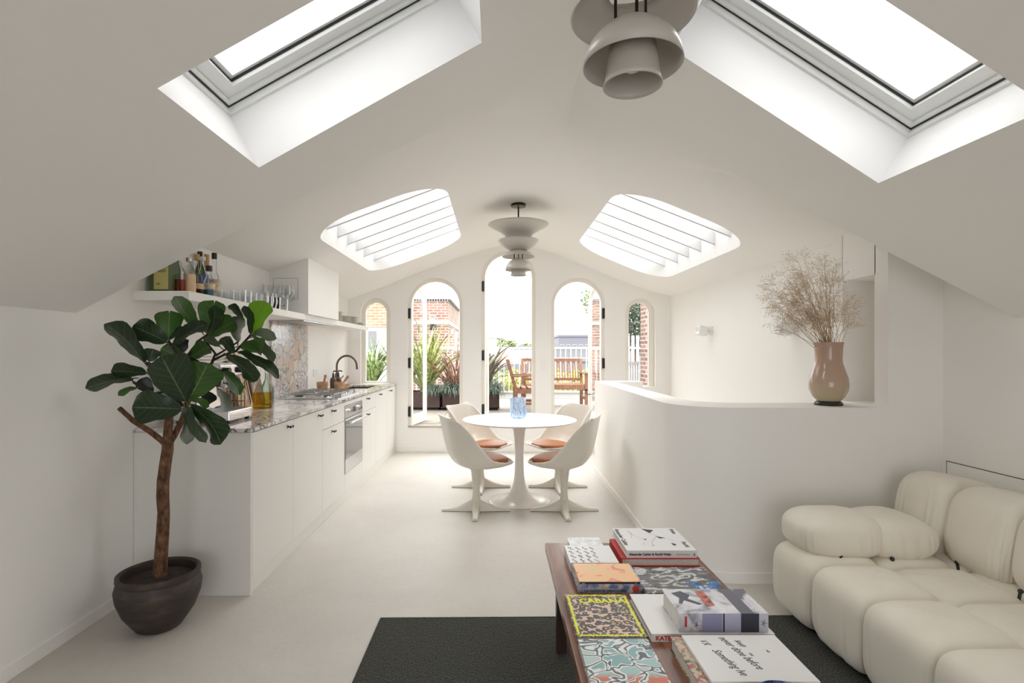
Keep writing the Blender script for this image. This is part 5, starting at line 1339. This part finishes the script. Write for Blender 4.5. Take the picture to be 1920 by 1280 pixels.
# 8 leopard magazine
t, w, d, h = book('leopard print magazine with yellow zigzag border and yellow title', .241, .4525, 1.588, 1.866, TZ, .4700, artmat('leopard_cover', a_leopard, .3), spine='left', board=.001, cat='magazine', name='magazine')
mb = MB(); z = h+.0002
def zig(x0, y0, x1, y1, n, wd):
    L = Vector((x1-x0, y1-y0)); q = L.normalized(); nn = Vector((-q.y, q.x)); a = Vector((x0, y0))
    lo, hi = [], []
    for i in range(n*2+1):
        c = a+L*(i/(n*2)); lo.append(c+nn*(wd*.45)+nn*(.0025 if i % 2 else -.0025)); hi.append(c-nn*(wd*.45)+nn*(.0025 if i % 2 else -.0025))
    k = len(mb.v); mb.v += [(p.x, p.y, z) for p in lo]+[(p.x, p.y, z) for p in hi]; m_ = len(lo)
    mb.f.extend([(k+m_+i, k+m_+i+1, k+i+1, k+i) for i in range(m_-1)])
for (a, b_, c_, d_, n_) in ((.004, .008, w-.004, .008, 22), (.004, d-.008, w-.004, d-.008, 22), (.008, .004, .008, d-.004, 28), (w-.008, .004, w-.008, d-.004, 28)): zig(a, b_, c_, d_, n_, .008)
mb.build('zigzag_border', M['yellowink'], t, smooth=0)
text('CABANA', .042, M['yellowink'], t, loc=(.042, d-.062, h), sx=.92, bold=.0012)
# 9 painted teal magazine
t, w, d, h = book('teal and pink painted art book at the near left of the coffee table', .241, .4455, 1.275, 1.566, TZ, .4755, artmat('teal_painted_cover', a_graf), spine='left')
# 10 white book with red spine letters
t, w, d, h = book('white book with red spine lettering under the thick skateboard book', .464, .832, 1.591, 1.853, TZ, .4770, WP, spine='front')
text('KATE MOSS', .019, M['redink'], t, loc=(.012, -.0008, .005), rot=(pi/2, 0, 0), bold=.0007)
# 11 thick skate book
t, w, d, h = book('thick grey-violet book with skateboard photographs and a dark band, on the white book', .549, .817, 1.600, 1.765, .477, .5335, artmat('grey_violet_photo_cover', a_skate), spine='front')
navy = mat('dark_slate_print', (.045, .05, .075), .4); lil = mat('lilac_print', (.30, .31, .48), .4); pal = mat('pale_lilac_print', (.62, .62, .70), .4)
def band(x0, x1, m_, full=True):
    BX(x0, x1, -.0005, d if full else .001, .0005, h+.0005).build('printed_band', m_, t, smooth=0)
BX(.186, .226, -.0006, d, h, h+.0005).build('printed_band', mat('slate_print', (.12, .12, .15), .4), t, smooth=0); BX(.186, .240, -.0006, .0002, .0005, h).build('spine_band', navy, t, smooth=0)
BX(.070, .130, -.0006, .0002, .0005, h).build('spine_band', lil, t, smooth=0); BX(.132, .137, -.0008, .0002, .0005, h).build('spine_band', navy, t, smooth=0); BX(.138, .185, -.0006, .0002, .0005, h).build('spine_band', mat('pale_lilac_spine', (.48, .48, .64), .4), t, smooth=0); BX(.241, .268, -.0006, .0002, .0005, h).build('spine_band', pal, t, smooth=0)
BX(.017, .024, -.0009, .0002, .016, .048).build('spine_label', M['redink'], t, smooth=0)
flat(t, rrect(.100, .130, .045, .150, .014), mat('red_yellow_deck', (.45, .12, .08), .4, noise=.9, scale=60), h)
flat(t, [(.020, .135), (.055, .150), (.075, .120), (.060, .095), (.095, .060), (.080, .055), (.045, .085), (.030, .060), (.022, .066), (.035, .100)], navy, h)
scribbles(t, [[(.252, -.0), (.252, 0)]], M['ink'], h, 'dot', .0001)
sg = MB()
for k_ in range(5): sg.bar((.254, -.0011, .028), (.254+.009*cos(k_*1.25), -.0011, .028+.012*sin(k_*1.25)), .0011, .0006, up=(0, 1, 0))
for k_ in range(5): sg.bar((.052, -.0011, .022), (.052+.007*cos(k_*1.25), -.0011, .022+.012*sin(k_*1.25)), .0012, .0006, up=(0, 1, 0))
sg.build('spine_emblem', M['ink'], t, smooth=0)
# 12 floral covered book and 13 script covered white book
t, w, d, h = book('book with a dark floral painting on its cover half under the white handwritten book', .507, .806, 1.290, 1.552, TZ, .490, artmat('dark_floral_cover', a_floral), spine='right')
t, w, d, h = book('large white book with black handwriting across its cover', .536, .806, 1.326, 1.544, .490, .4985, WP, spine='front', board=.0015)
lines = []
def hw_line(x, y0_, y1_, n, am): lines.append(script_line(x, y0_, .001, y1_-y0_, n, am))
HW = ['Something I', 've never done', 'more done before', 'V.K.', 'Something']
for i, (s_, x, y, sz) in enumerate((('Something Ive', .056, .140, .034), ('never done before', .100, .205, .034), ('V.K', .040, .190, .030), ('Simply', .140, .190, .022), ('Lou', .150, .125, .014), ('copy', .205, .140, .010))):
    text(s_, sz, M['ink'], t, name='handwriting', loc=(x, y, h), rot=(0, 0, -pi/2+.25), shear=.5, sx=.62)
# 14 swirled dark blue glass bowl
bw = thing('blue_glass_bowl', 'dark blue and violet swirled glass bowl at the near edge of the coffee table books', 'bowl', (.668, 1.205, TZ))
def swirl():
    m, n, l, b = newmat('blue_violet_swirled_glass'); tc = n.new('ShaderNodeTexCoord'); t = noisen(n, l, tc.outputs['Object'], 26, 3, 2.5)
    r = ramp(n, [(.35, (.01, .015, .06)), (.46, (.02, .07, .30)), (.55, (.10, .18, .36)), (.62, (.20, .05, .09)), (.7, (.02, .03, .12))]); l.new(t.outputs['Fac'], r.inputs[0]); l.new(r.outputs[0], b.inputs['Base Color']); b.inputs['Roughness'].default_value = .05; b.inputs['Coat Weight'].default_value = .6; return m
MB().lathe([(0, 0), (.035, 0), (.060, .02), (.074, .05), (.079, .075), (.076, .076), (.070, .052), (.05, .02), (0, .01)], 48).build('bowl_body', swirl(), bw)
# ================================================================== TERRACE
TZO = .33
te = struct_empty('terrace', (0, 9, TZO)); te.name = 'floor_terrace'
tm = M['stone']
BX(-4.4, 4.2, YE+TW+.201, 11.62, -.2, TZO-.022).build('substrate', mat('terrace_mortar', (.34, .32, .29), .9), te, world=True, smooth=0)
me0 = None
for i in range(14):
    for j in range(8):
        x = -4.1+.6*i; y = 7.40+.6*j
        if not (-4.3 < x < 4.1 and y < 11.6): continue
        if me0 is None:
            o = BX(-.297, .297, -.297, .297, -.022, 0).build('paving_slab', tm, te, smooth=0, bevel=.004); me0 = o.data
        else:
            o = bpy.data.objects.new('paving_slab', me0); COL.objects.link(o); o.parent = te
        o.location = (x-te.location.x, y+.3-te.location.y, random.uniform(-.002, .001))
# white railing
rl = thing('terrace_railing', 'white metal railing of thin upright bars along the far terrace edge', 'railing', (.6, 11.4, TZO))
RW = mat('white_railing_paint', (.62, .62, .62), .4)
BX(-2.6, 3.55, 11.37, 11.41, 1.385, 1.425).build('top_rail', RW, rl, world=True, smooth=0)
BX(-2.6, 3.55, 11.375, 11.405, .46, .485).build('bottom_rail', RW, rl, world=True, smooth=0)
b0 = MB().box(-.009, .009, -.009, .009, .47-TZO, 1.39-TZO).build('baluster', RW, rl, smooth=0)
n = 0
for i in range(56):
    o = b0 if i == 0 else bpy.data.objects.new('baluster', b0.data)
    if i: COL.objects.link(o); o.parent = rl
    o.location = (-2.58+.11*i-.6, -.01, 0)
kb_ = BX(-4.2, 4.1, 11.42, 11.62, -.2, .46).build('trim_5', M['outwhite'], kind='structure', smooth=0)
# planters with flax and blue fescue
def strapleaf(mb, base, ang, lean, L, w, bend, tw=0.0, n=8):
    d = Vector((cos(ang), sin(ang), 0)); s = Vector((-d.y, d.x, 0)); s = (s*cos(tw)+d*sin(tw)).normalized()
    k = len(mb.v); a = lean; p = Vector(base)
    for i in range(n+1):
        t = i/n; ww = w*(1-.15*abs(t-.4))*(1-t**4)+.0008
        for q in (-1, 0, 1): mb.v.append(tuple(p+s*(ww*q)+(d*sin(a+pi/2)*.0+Vector((0, 0, 1))*0)+(d*-cos(a)+Vector((0, 0, sin(a))))*(.25*ww if q == 0 else 0)*0))
        a2 = a-bend*t*t; p = p+(d*cos(a2)+Vector((0, 0, sin(a2))))*(L/n); a = a-bend/n*.5
    for i in range(n):
        for q in range(2): b = k+i*3+q; mb.f.append((b, b+1, b+4, b+3))
def flaxmat(name, c1, c2):
    m, n, l, b = newmat(name); tc = n.new('ShaderNodeTexCoord'); t = n.new('ShaderNodeTexNoise'); t.inputs['Scale'].default_value = 18; l.new(tc.outputs['Object'], t.inputs[0])
    r = ramp(n, [(.42, c1), (.56, c2)]); l.new(t.outputs['Fac'], r.inputs[0]); l.new(r.outputs[0], b.inputs['Base Color']); b.inputs['Roughness'].default_value = .5; return m
FX = [flaxmat('striped_green_flax', (.16, .22, .055), (.42, .45, .18)), flaxmat('bronze_flax', (.16, .07, .06), (.40, .25, .17)), flaxmat('grey_purple_flax', (.13, .12, .09), (.30, .27, .21)), flaxmat('dark_green_flax', (.06, .11, .03), (.26, .33, .12))]
FS = flaxmat('blue_grey_fescue', (.10, .15, .11), (.22, .28, .23))
def planter(x0, x1, y0, y1, label, z1=.64):
    t = thing('planter', label, 'planter', ((x0+x1)/2, y0, TZO), 0, 'brown metal planter boxes on the terrace')
    m = MB(); q = .012
    m.box(x0, x1, y0, y0+q, TZO+.03, z1).box(x0, x1, y1-q, y1, TZO+.03, z1).box(x0, x0+q, y0, y1, TZO+.03, z1).box(x1-q, x1, y0, y1, TZO+.03, z1).box(x0, x1, y0, y1, TZO+.03, TZO+.045)
    m.build('box_body', M['corten'], t, world=True, smooth=0)
    BX(x0+.03, x1-.03, y0+.03, y1-.03, TZO, TZO+.03).build('base', M['black'], t, world=True, smooth=0)
    BX(x0+q, x1-q, y0+q, y1-q, z1-.06, z1-.03).build('soil', M['soil'], t, world=True, smooth=0)
def flax(x, y, z, mi, n, L, label, seed, spread=1.0, w=.022, bias=None):
    r = random.Random(seed); t = thing('flax_plant', label, 'plant', (x, y, z)); mb = MB()
    for i in range(n):
        a = r.uniform(0, 2*pi) if bias is None else bias+r.gauss(0, .8)
        strapleaf(mb, (x+r.uniform(-.05, .05), y+r.uniform(-.05, .05), z), a, radians(90-r.uniform(2, 42)*spread), L*r.uniform(.55, 1.05), w*r.uniform(.7, 1.1), r.uniform(.1, 1.3), r.uniform(-.9, .9))
    mb.build('strap_leaves', FX[mi], t, world=True, smooth=180, kind='stuff')
def fescue(x, y, z, n, L, label, seed, sx=.1, sy=.08):
    r = random.Random(seed); t = thing('grass_tuft', label, 'grass', (x, y, z)); mb = MB()
    for i in range(n):
        strapleaf(mb, (x+r.uniform(-sx, sx), y+r.uniform(-sy, sy), z), r.uniform(0, 2*pi), radians(90-r.uniform(5, 55)), L*r.uniform(.6, 1.1), .0028, r.uniform(.8, 2.6), n=6)
    mb.build('grass_blades', FS, t, world=True, smooth=0, kind='stuff')
planter(-1.72, -.945, 9.06, 9.50, 'brown metal planter box behind the left arched door, left of two')
planter(-.920, -.54, 9.05, 9.50, 'brown metal planter box seen at the right edge of the left arched door')
planter(-.50, .056, 9.05, 9.50, 'brown metal planter box seen at the left edge of the central arched door')
planter(-2.75, -1.80, 9.02, 9.55, 'brown metal planter box outside the small left window')
flax(-1.22, 9.28, .60, 0, 105, 1.45, 'big cream striped green flax plant behind the left arched door', 1, .95, .024)
flax(-.72, 9.22, .60, 1, 60, 1.05, 'reddish bronze flax plant at the right of the left arched door', 2)
flax(-.24, 9.28, .60, 2, 34, 1.32, 'dark grey-purple flax plant in the central door', 3, 1.25, .030, bias=0.0)
flax(-2.15, 9.2, .58, 3, 70, 1.2, 'dense green flax plant outside the small left window', 4, .6)
flax(-2.5, 9.3, .58, 3, 30, 1.0, 'second green flax plant outside the small left window, further left', 6, .8)
flax(-1.60, 9.32, .60, 3, 36, 1.2, 'green flax plant seen through the open left door leaf', 5, .7)
fescue(-.72, 9.12, .61, 650, .36, 'blue-grey fescue tuft spilling over the planter in the left arched door', 7, .16)
fescue(-1.05, 9.12, .61, 360, .30, 'blue-grey fescue tuft beside the striped flax plant', 9, .08)
fescue(-.06, 9.10, .61, 650, .36, 'blue-grey fescue tuft spilling over the planter in the central door', 8, .11)
# wall lantern on a dark post
ln = thing('post_lantern', 'black post lamp with clear cylinder glass and metal cap on the terrace', 'lantern', (-1.185, 9.98, TZO))
MB().tube([(0, 0, 0), (0, 0, 1.40)], .022, 10).build('post', M['black'], ln)
MB().lathe([(0, 1.40), (.055, 1.40), (.075, 1.42), (.075, 1.51), (0, 1.512)], 20).build('lamp_base', M['black'], ln)
MB().lathe([(.052, 1.512), (.052, 1.66)], 20).build('glass_cylinder', M['clear'], ln)
MB().lathe([(.0, 1.66), (.075, 1.66), (.075, 1.672), (0, 1.68)], 20).build('lamp_cap', M['steel'], ln)
MB().tube([(0, 0, 1.51), (0, 0, 1.62)], .022, 10).build('bulb', M['frame'], ln)
# teak seats
def teak_chair(name, label, cat, loc, rot, w, nsl, d=.56):
    t = thing(name, label, cat, loc, rot)       # local: sits facing -Y, back at +Y
    TM = M['teak']
    for sx in (-1, 1):
        x = sx*(w/2-.03)
        MB().bar((x, -d/2, 0), (x, -d/2, .60), .055).build('leg', TM, t, smooth=0)
        MB().bar((x, d/2, 0), (x, d/2, .42), .055).build('leg', TM, t, smooth=0)
        MB().bar((x, d/2, .40), (x, d/2+.13, .86), .05, .045).build('back_post', TM, t, smooth=0)
        MB().bar((x+sx*.0, -d/2-.05, .615), (x, d/2+.07, .60), .075, .028).build('armrest', TM, t, smooth=0)
        MB().bar((x, -d/2, .16), (x, d/2, .16), .03, .045).build('stretcher', TM, t, smooth=0)
        MB().bar((x, -d/2, .36), (x, d/2, .36), .03, .07).build('seat_rail', TM, t, smooth=0)
    MB().bar((-w/2+.03, -d/2, .36), (w/2-.03, -d/2, .36), .03, .07).build('seat_rail', TM, t, smooth=0)
    MB().bar((-w/2+.03, d/2, .36), (w/2-.03, d/2, .36), .03, .07).build('seat_rail', TM, t, smooth=0)
    for k in range(6): MB().bar((-w/2+.02, -d/2+.02+k*(d-.05)/5, .405), (w/2-.02, -d/2+.02+k*(d-.05)/5, .405), .07, .02).build('seat_slat', TM, t, smooth=0)
    MB().bar((-w/2+.03, d/2+.125, .84), (w/2-.03, d/2+.125, .84), .035, .06).build('back_rail', TM, t, smooth=0)
    MB().bar((-w/2+.03, d/2+.02, .48), (w/2-.03, d/2+.02, .48), .035, .05).build('back_rail', TM, t, smooth=0)
    for k in range(nsl):
        x = -w/2+.08+(w-.16)*k/(nsl-1)
        MB().bar((x, d/2+.02, .48), (x, d/2+.125, .84), .020, .012, up=(0, 1, 0)).build('back_slat', TM, t, smooth=0)
    return t
teak_chair('garden_bench', 'weathered teak slatted garden bench facing the doors in front of the white railing', 'bench', (1.05, 9.72, TZO), 0, 1.16, 21)
teak_chair('garden_armchair', 'teak garden armchair seen in profile through the central door', 'chair', (.60, 8.85, TZO), radians(90), .62, 7)
# slatted dark seat outside the right window
dk = thing('slatted_screen', 'dark grey slatted wooden screen low outside the small right window', 'screen', (2.62, 10.0, TZO))
for k in range(6): BX(2.42+.045*k, 2.445+.045*k, 10.0, 10.02, TZO, 1.12).build('slat', M['greyink'], dk, world=True, smooth=0)
BX(2.40, 2.68, 9.98, 10.0, 1.08, 1.14).build('top_rail', M['greyink'], dk, world=True, smooth=0)
# white fence pickets behind it
wf = thing('white_picket_fence', 'tall white picket fence outside the small right window', 'fence', (3.2, 11.3, TZO))
p0 = None
for k in range(11):
    if p0 is None: p0 = BX(-.03, .03, -.01, .01, 0, 1.34).build('picket', RW, wf, smooth=0); o = p0
    else: o = bpy.data.objects.new('picket', p0.data); COL.objects.link(o); o.parent = wf
    o.location = (-.40+.10*k, 0, 0)
BX(2.75, 3.8, 11.31, 11.33, .9, .95).build('rail', RW, wf, world=True, smooth=0)
# brick pier and chimney on the right
bp_ = thing('brick_pier', 'old brown brick pier at the right edge of the small right window', 'pier', (2.85, 9.6, TZO))
BX(2.655, 3.0, 9.45, 9.8, TZO, 3.2).build('brickwork', M['brick3'], bp_, world=True, smooth=0); BX(2.64, 3.02, 9.43, 9.82, 3.2, 3.26).build('coping', M['stone'], bp_, world=True, smooth=0)
bc = thing('brick_chimney_stack', 'red brick chimney stack with pale band seen through the right arched door', 'chimney', (2.6, 12.6, -2))
BX(2.32, 3.00, 12.4, 13.2, -2, 2.55).build('brickwork', M['brick'], bc, world=True, smooth=0)
BX(2.28, 3.04, 12.36, 13.24, 1.95, 2.05).build('stone_band', M['stone'], bc, world=True, smooth=0); BX(2.28, 3.04, 12.36, 13.24, 2.55, 2.62).build('coping', M['stone'], bc, world=True, smooth=0)
BX(2.45, 2.62, 12.385, 12.40, 2.1, 2.42).build('white_vent', M['outwhite'], bc, world=True, smooth=0)
# brick house on the left
bh = thing('brick_house', 'red brick house with dentilled parapet and antenna beyond the left arched door', 'house', (-2.2, 16, -4))
BX(-2.55, -1.35, 15, 19.5, -6, 2.76).build('brickwork', M['brick'], bh, world=True, smooth=0)
BX(-2.60, -1.27, 14.94, 19.56, 2.80, 2.86).build('coping', M['greyink'], bh, world=True, smooth=0)
d0 = None
for k in range(17):
    o = BX(-.018, .018, -.03, 0, 0, .05).build('dentil', M['greyink'], bh, smooth=0) if d0 is None else bpy.data.objects.new('dentil', d0.data)
    if d0 is None: d0 = o
    else: COL.objects.link(o); o.parent = bh
    o.location = Vector((-2.53+.073*k, 15.0, 2.752))-bh.location
BX(-2.58, -1.32, 14.97, 19.53, 2.10, 2.20).build('stone_band', mat('cream_stone_band', (.62, .55, .42), .8), bh, world=True, smooth=0)
for y in (15.7, 17.2): 
    f = BX(-1.345, -1.30, y, y+.7, 1.35, 2.0).build('window', M['outwhite'], bh, world=True, smooth=0)
    BX(-1.30, -1.295, y+.08, y+.62, 1.42, 1.94).build('pane', M['darkglass'], f, world=True, smooth=0)
BX(-1.36, -1.18, 14.9, 15.1, -4, 1.82).build('side_wall', M['brick'], bh, world=True, smooth=0)
MB().tube([(-1.42, 16.5, 2.8), (-1.42, 16.5, 3.35)], .012, 6).tube([(-1.55, 16.5, 3.35), (-1.29, 16.5, 3.35)], .01, 6).tube([(-1.50, 16.5, 3.27), (-1.34, 16.5, 3.27)], .008, 6).build('antenna', M['greyink'], bh, world=True)
bh2 = thing('orange_brick_building', 'pale orange brick building behind the small left window', 'building', (-3.4, 14, -4))
BX(-4.6, -2.75, 14.0, 18, 2.06, 2.66).build('brickwork', M['brick2'], bh2, world=True, smooth=0)
BX(-4.6, -2.75, 13.98, 14.02, 1.98, 2.16).build('soldier_course', M['brick2'], bh2, world=True, smooth=0)
BX(-4.6, -2.75, 14.02, 18, -6, 2.06).build('painted_wall', M['outwhite'], bh2, world=True, smooth=0)
f = BX(-3.38, -3.10, 13.98, 14.02, 1.35, 1.90).build('window', M['outwhite'], bh2, world=True, smooth=0); BX(-3.35, -3.13, 13.97, 13.98, 1.38, 1.87).build('pane', M['darkglass'], f, world=True, smooth=0)
# far city
FARP = mat('dark_far_window_pane', (.03, .035, .045), .5)
def blockhouse(x, y, w, d, z1, label, wm, rows=3, cols=5, name='office_block', roof=None, cat='building'):
    t = thing(name, label, cat, (x, y, -9))
    BX(-w/2, w/2, 0, d, 0, z1+9).build('wall', wm, t, smooth=0)
    if roof: 
        MB().add([(-w/2, 0, z1+9), (w/2, 0, z1+9), (w/2, d, z1+9), (-w/2, d, z1+9), (-w/2, d/2, z1+9+d*.25), (w/2, d/2, z1+9+d*.25)], [(0, 1, 5, 4), (2, 3, 4, 5), (0, 4, 3), (1, 2, 5)]).build('roof', roof, t, smooth=0)
    else: BX(-w/2-.1, w/2+.1, -.1, d+.1, z1+9, z1+9.25).build('parapet', wm, t, smooth=0)
    ww = w/(cols*1.6); fp = FARP
    for r in range(rows):
        for c in range(cols):
            xx = -w/2+w*(c+.5)/cols; zz = z1+9-1.3-1.9*r
            f = BX(xx-ww/2, xx+ww/2, -.06, .02, zz-.6, zz+.4).build('window', M['outwhite'], t, smooth=0)
            BX(xx-ww/2+.06, xx+ww/2-.06, -.08, -.06, zz-.54, zz+.34).build('pane', fp, f, smooth=0)
    return t
GW = mat('pale_render', (.20, .20, .21), .8); GG = mat('grey_violet_cladding', (.17, .17, .20), .7); TR = mat('faded_red_roof', (.25, .14, .11), .8); SR = mat('slate_roof', (.18, .18, .20), .8)
blockhouse(10.6, 62, 6.6, 10, 3.1, 'wide grey-violet modern block on the skyline in the right arched door', GG, 3, 9)
blockhouse(8.2, 52, 12, 6, 1.7, 'long white terrace block below the grey skyline block', GW, 4, 10)
blockhouse(5.4, 40, 5.5, 5, .6, 'white rendered house with rows of windows seen behind the bench', GW, 3, 5)
blockhouse(-1.4, 33, 2.9, 4, 2.2, 'pale white house edge behind the grey-purple flax', M['outwhite'], 2, 2, 'white_house')
blockhouse(2.1, 46.5, 4.0, 5, .3, 'low pale house with a slate roof in the central door', GW, 2, 4, 'town_house', SR)
blockhouse(1.3, 28, 2.8, 4, -.9, 'pinkish red roofed house low behind the armchair', mat('pink_render', (.20, .115, .095), .8), 2, 3, 'town_house', TR)
blockhouse(1.0, 76, 7, 6, 1.2, 'distant pale block near the horizon right of the central door', GW, 3, 6)
blockhouse(12.6, 34, 4.0, 5, 1.6, 'pale building behind the white picket fence', GW, 3, 4)
BX(-600, 600, 12.2, 1500, -9.2, -9).build('ground_plane', mat('town_ground', (.20, .22, .17), .9, noise=.3, scale=.4), kind='structure', smooth=0).name = 'ground'
# trees
def treemat(name, c1, c2):
    m, n, l, b = newmat(name); tc = n.new('ShaderNodeTexCoord'); t = n.new('ShaderNodeTexNoise'); t.inputs['Scale'].default_value = 3; l.new(tc.outputs['Object'], t.inputs[0])
    r = ramp(n, [(.35, c1), (.65, c2)]); l.new(t.outputs['Fac'], r.inputs[0]); l.new(r.outputs[0], b.inputs['Base Color']); b.inputs['Roughness'].default_value = .7; return m
TM_ = [treemat('dark_foliage', (.035, .05, .03), (.09, .12, .075)), treemat('yellow_green_foliage', (.30, .32, .08), (.46, .44, .14)), treemat('mid_green_foliage', (.12, .17, .07), (.24, .29, .13))]
def tree(x, y, z0, zc, rx, rz, mi, n, ls, label, seed):
    r = random.Random(seed); t = thing('tree', label, 'tree', (x, y, z0)); mb = MB()
    for i in range(n):
        d = Vector((r.gauss(0, 1), r.gauss(0, 1), r.gauss(0, 1))).normalized(); q = r.random()**.4*(1+.18*sin(5*d.x+seed)*sin(4*d.z+seed))
        c = Vector((x+d.x*rx*q, y+d.y*rx*q, zc+d.z*rz*q)); u = Vector((r.gauss(0, 1), r.gauss(0, 1), r.gauss(0, 1))).normalized()*ls; w = u.cross(Vector((r.gauss(0, 1), r.gauss(0, 1), r.gauss(0, 1)))).normalized()*ls*.6
        mb.add([c-u, c+w, c+u, c-w], [(0, 1, 2, 3)])
    mb.build('leaf_canopy', TM_[mi], t, world=True, smooth=0, kind='stuff')
    MB().tube([(x, y, z0), (x+.05, y, (z0+zc)/2), (x, y, zc+rz*.5)], [rx*.09, rx*.07, rx*.03], 8).build('trunk', BK, t, world=True)
tree(3.72, 14.3, -4, 2.15, .82, 1.0, 0, 3200, .05, 'dark leafy tree filling the top of the small right window', 21)
tree(2.92, 16.5, -4, 2.9, .30, .45, 2, 260, .05, 'thin tree top beside the brick chimney stack', 22)
tree(.9, 19, -6, -.1, .8, .8, 1, 1500, .07, 'yellow-green tree behind the railing in the central door', 23)
tree(3.1, 21, -6, -.2, 1.1, .9, 1, 1800, .08, 'yellow-green tree behind the bench in the right arched door', 24)
tree(-.1, 24, -8, -.4, 1.0, 1.2, 2, 1500, .08, 'green tree low at the left of the central door', 25)
tree(1.2, 62, -9, 1.3, 1.4, 1.6, 2, 1600, .22, 'round distant tree on the horizon in the central door', 26)
tree(5.9, 88, -9, 1.5, 2.4, 1.4, 2, 1500, .22, 'distant tree on the horizon left of the grey skyline block', 27)
tree(6.6, 30, -9, .2, 1.0, 1.1, 2, 900, .12, 'green street tree right of the white rendered house', 28)
tree(-1.6, 64, -9, 1.3, 1.8, 1.2, 2, 1200, .22, 'distant tree on the horizon behind the grey-purple flax', 29)
# rows of small houses filling the middle distance below the skyline
HM = [GW, mat('cream_render', (.30, .27, .22), .8), mat('grey_render', (.18, .18, .19), .8), mat('pale_blue_render', (.22, .24, .27), .8)]
hs = [(-.1, 38, 2.2, 0.4, 0, TR, 'cream house with a faded red roof, leftmost in the row beyond the railing'), (2.55, 33, 1.9, -1.6, 1, SR, 'small cream house low behind the bench, left end'),
      (4.75, 33, 1.9, -.9, 2, SR, 'small grey house low behind the bench, right end'), (.9, 53.5, 2.0, .75, 3, SR, 'pale blue distant house left of the pier in the central door')]
for (x, y, w, z1, mi, rf_, lb) in hs: blockhouse(x, y, w, 3.5, z1, lb, HM[mi], 3, 4, 'town_house', rf_, 'house')
tree(6.2, 64, -9, 1.3, .85, 1.0, 2, 600, .2, 'distant tree on the horizon just left of the grey skyline block', 31)
tree(3.95, 63, -9, 1.2, 1.15, 1.0, 2, 800, .2, 'distant tree on the horizon behind the left end of the bench', 32)
tree(4.05, 38.5, -9, -.7, .75, .9, 1, 900, .1, 'yellow-green tree between the two small houses behind the bench', 33)
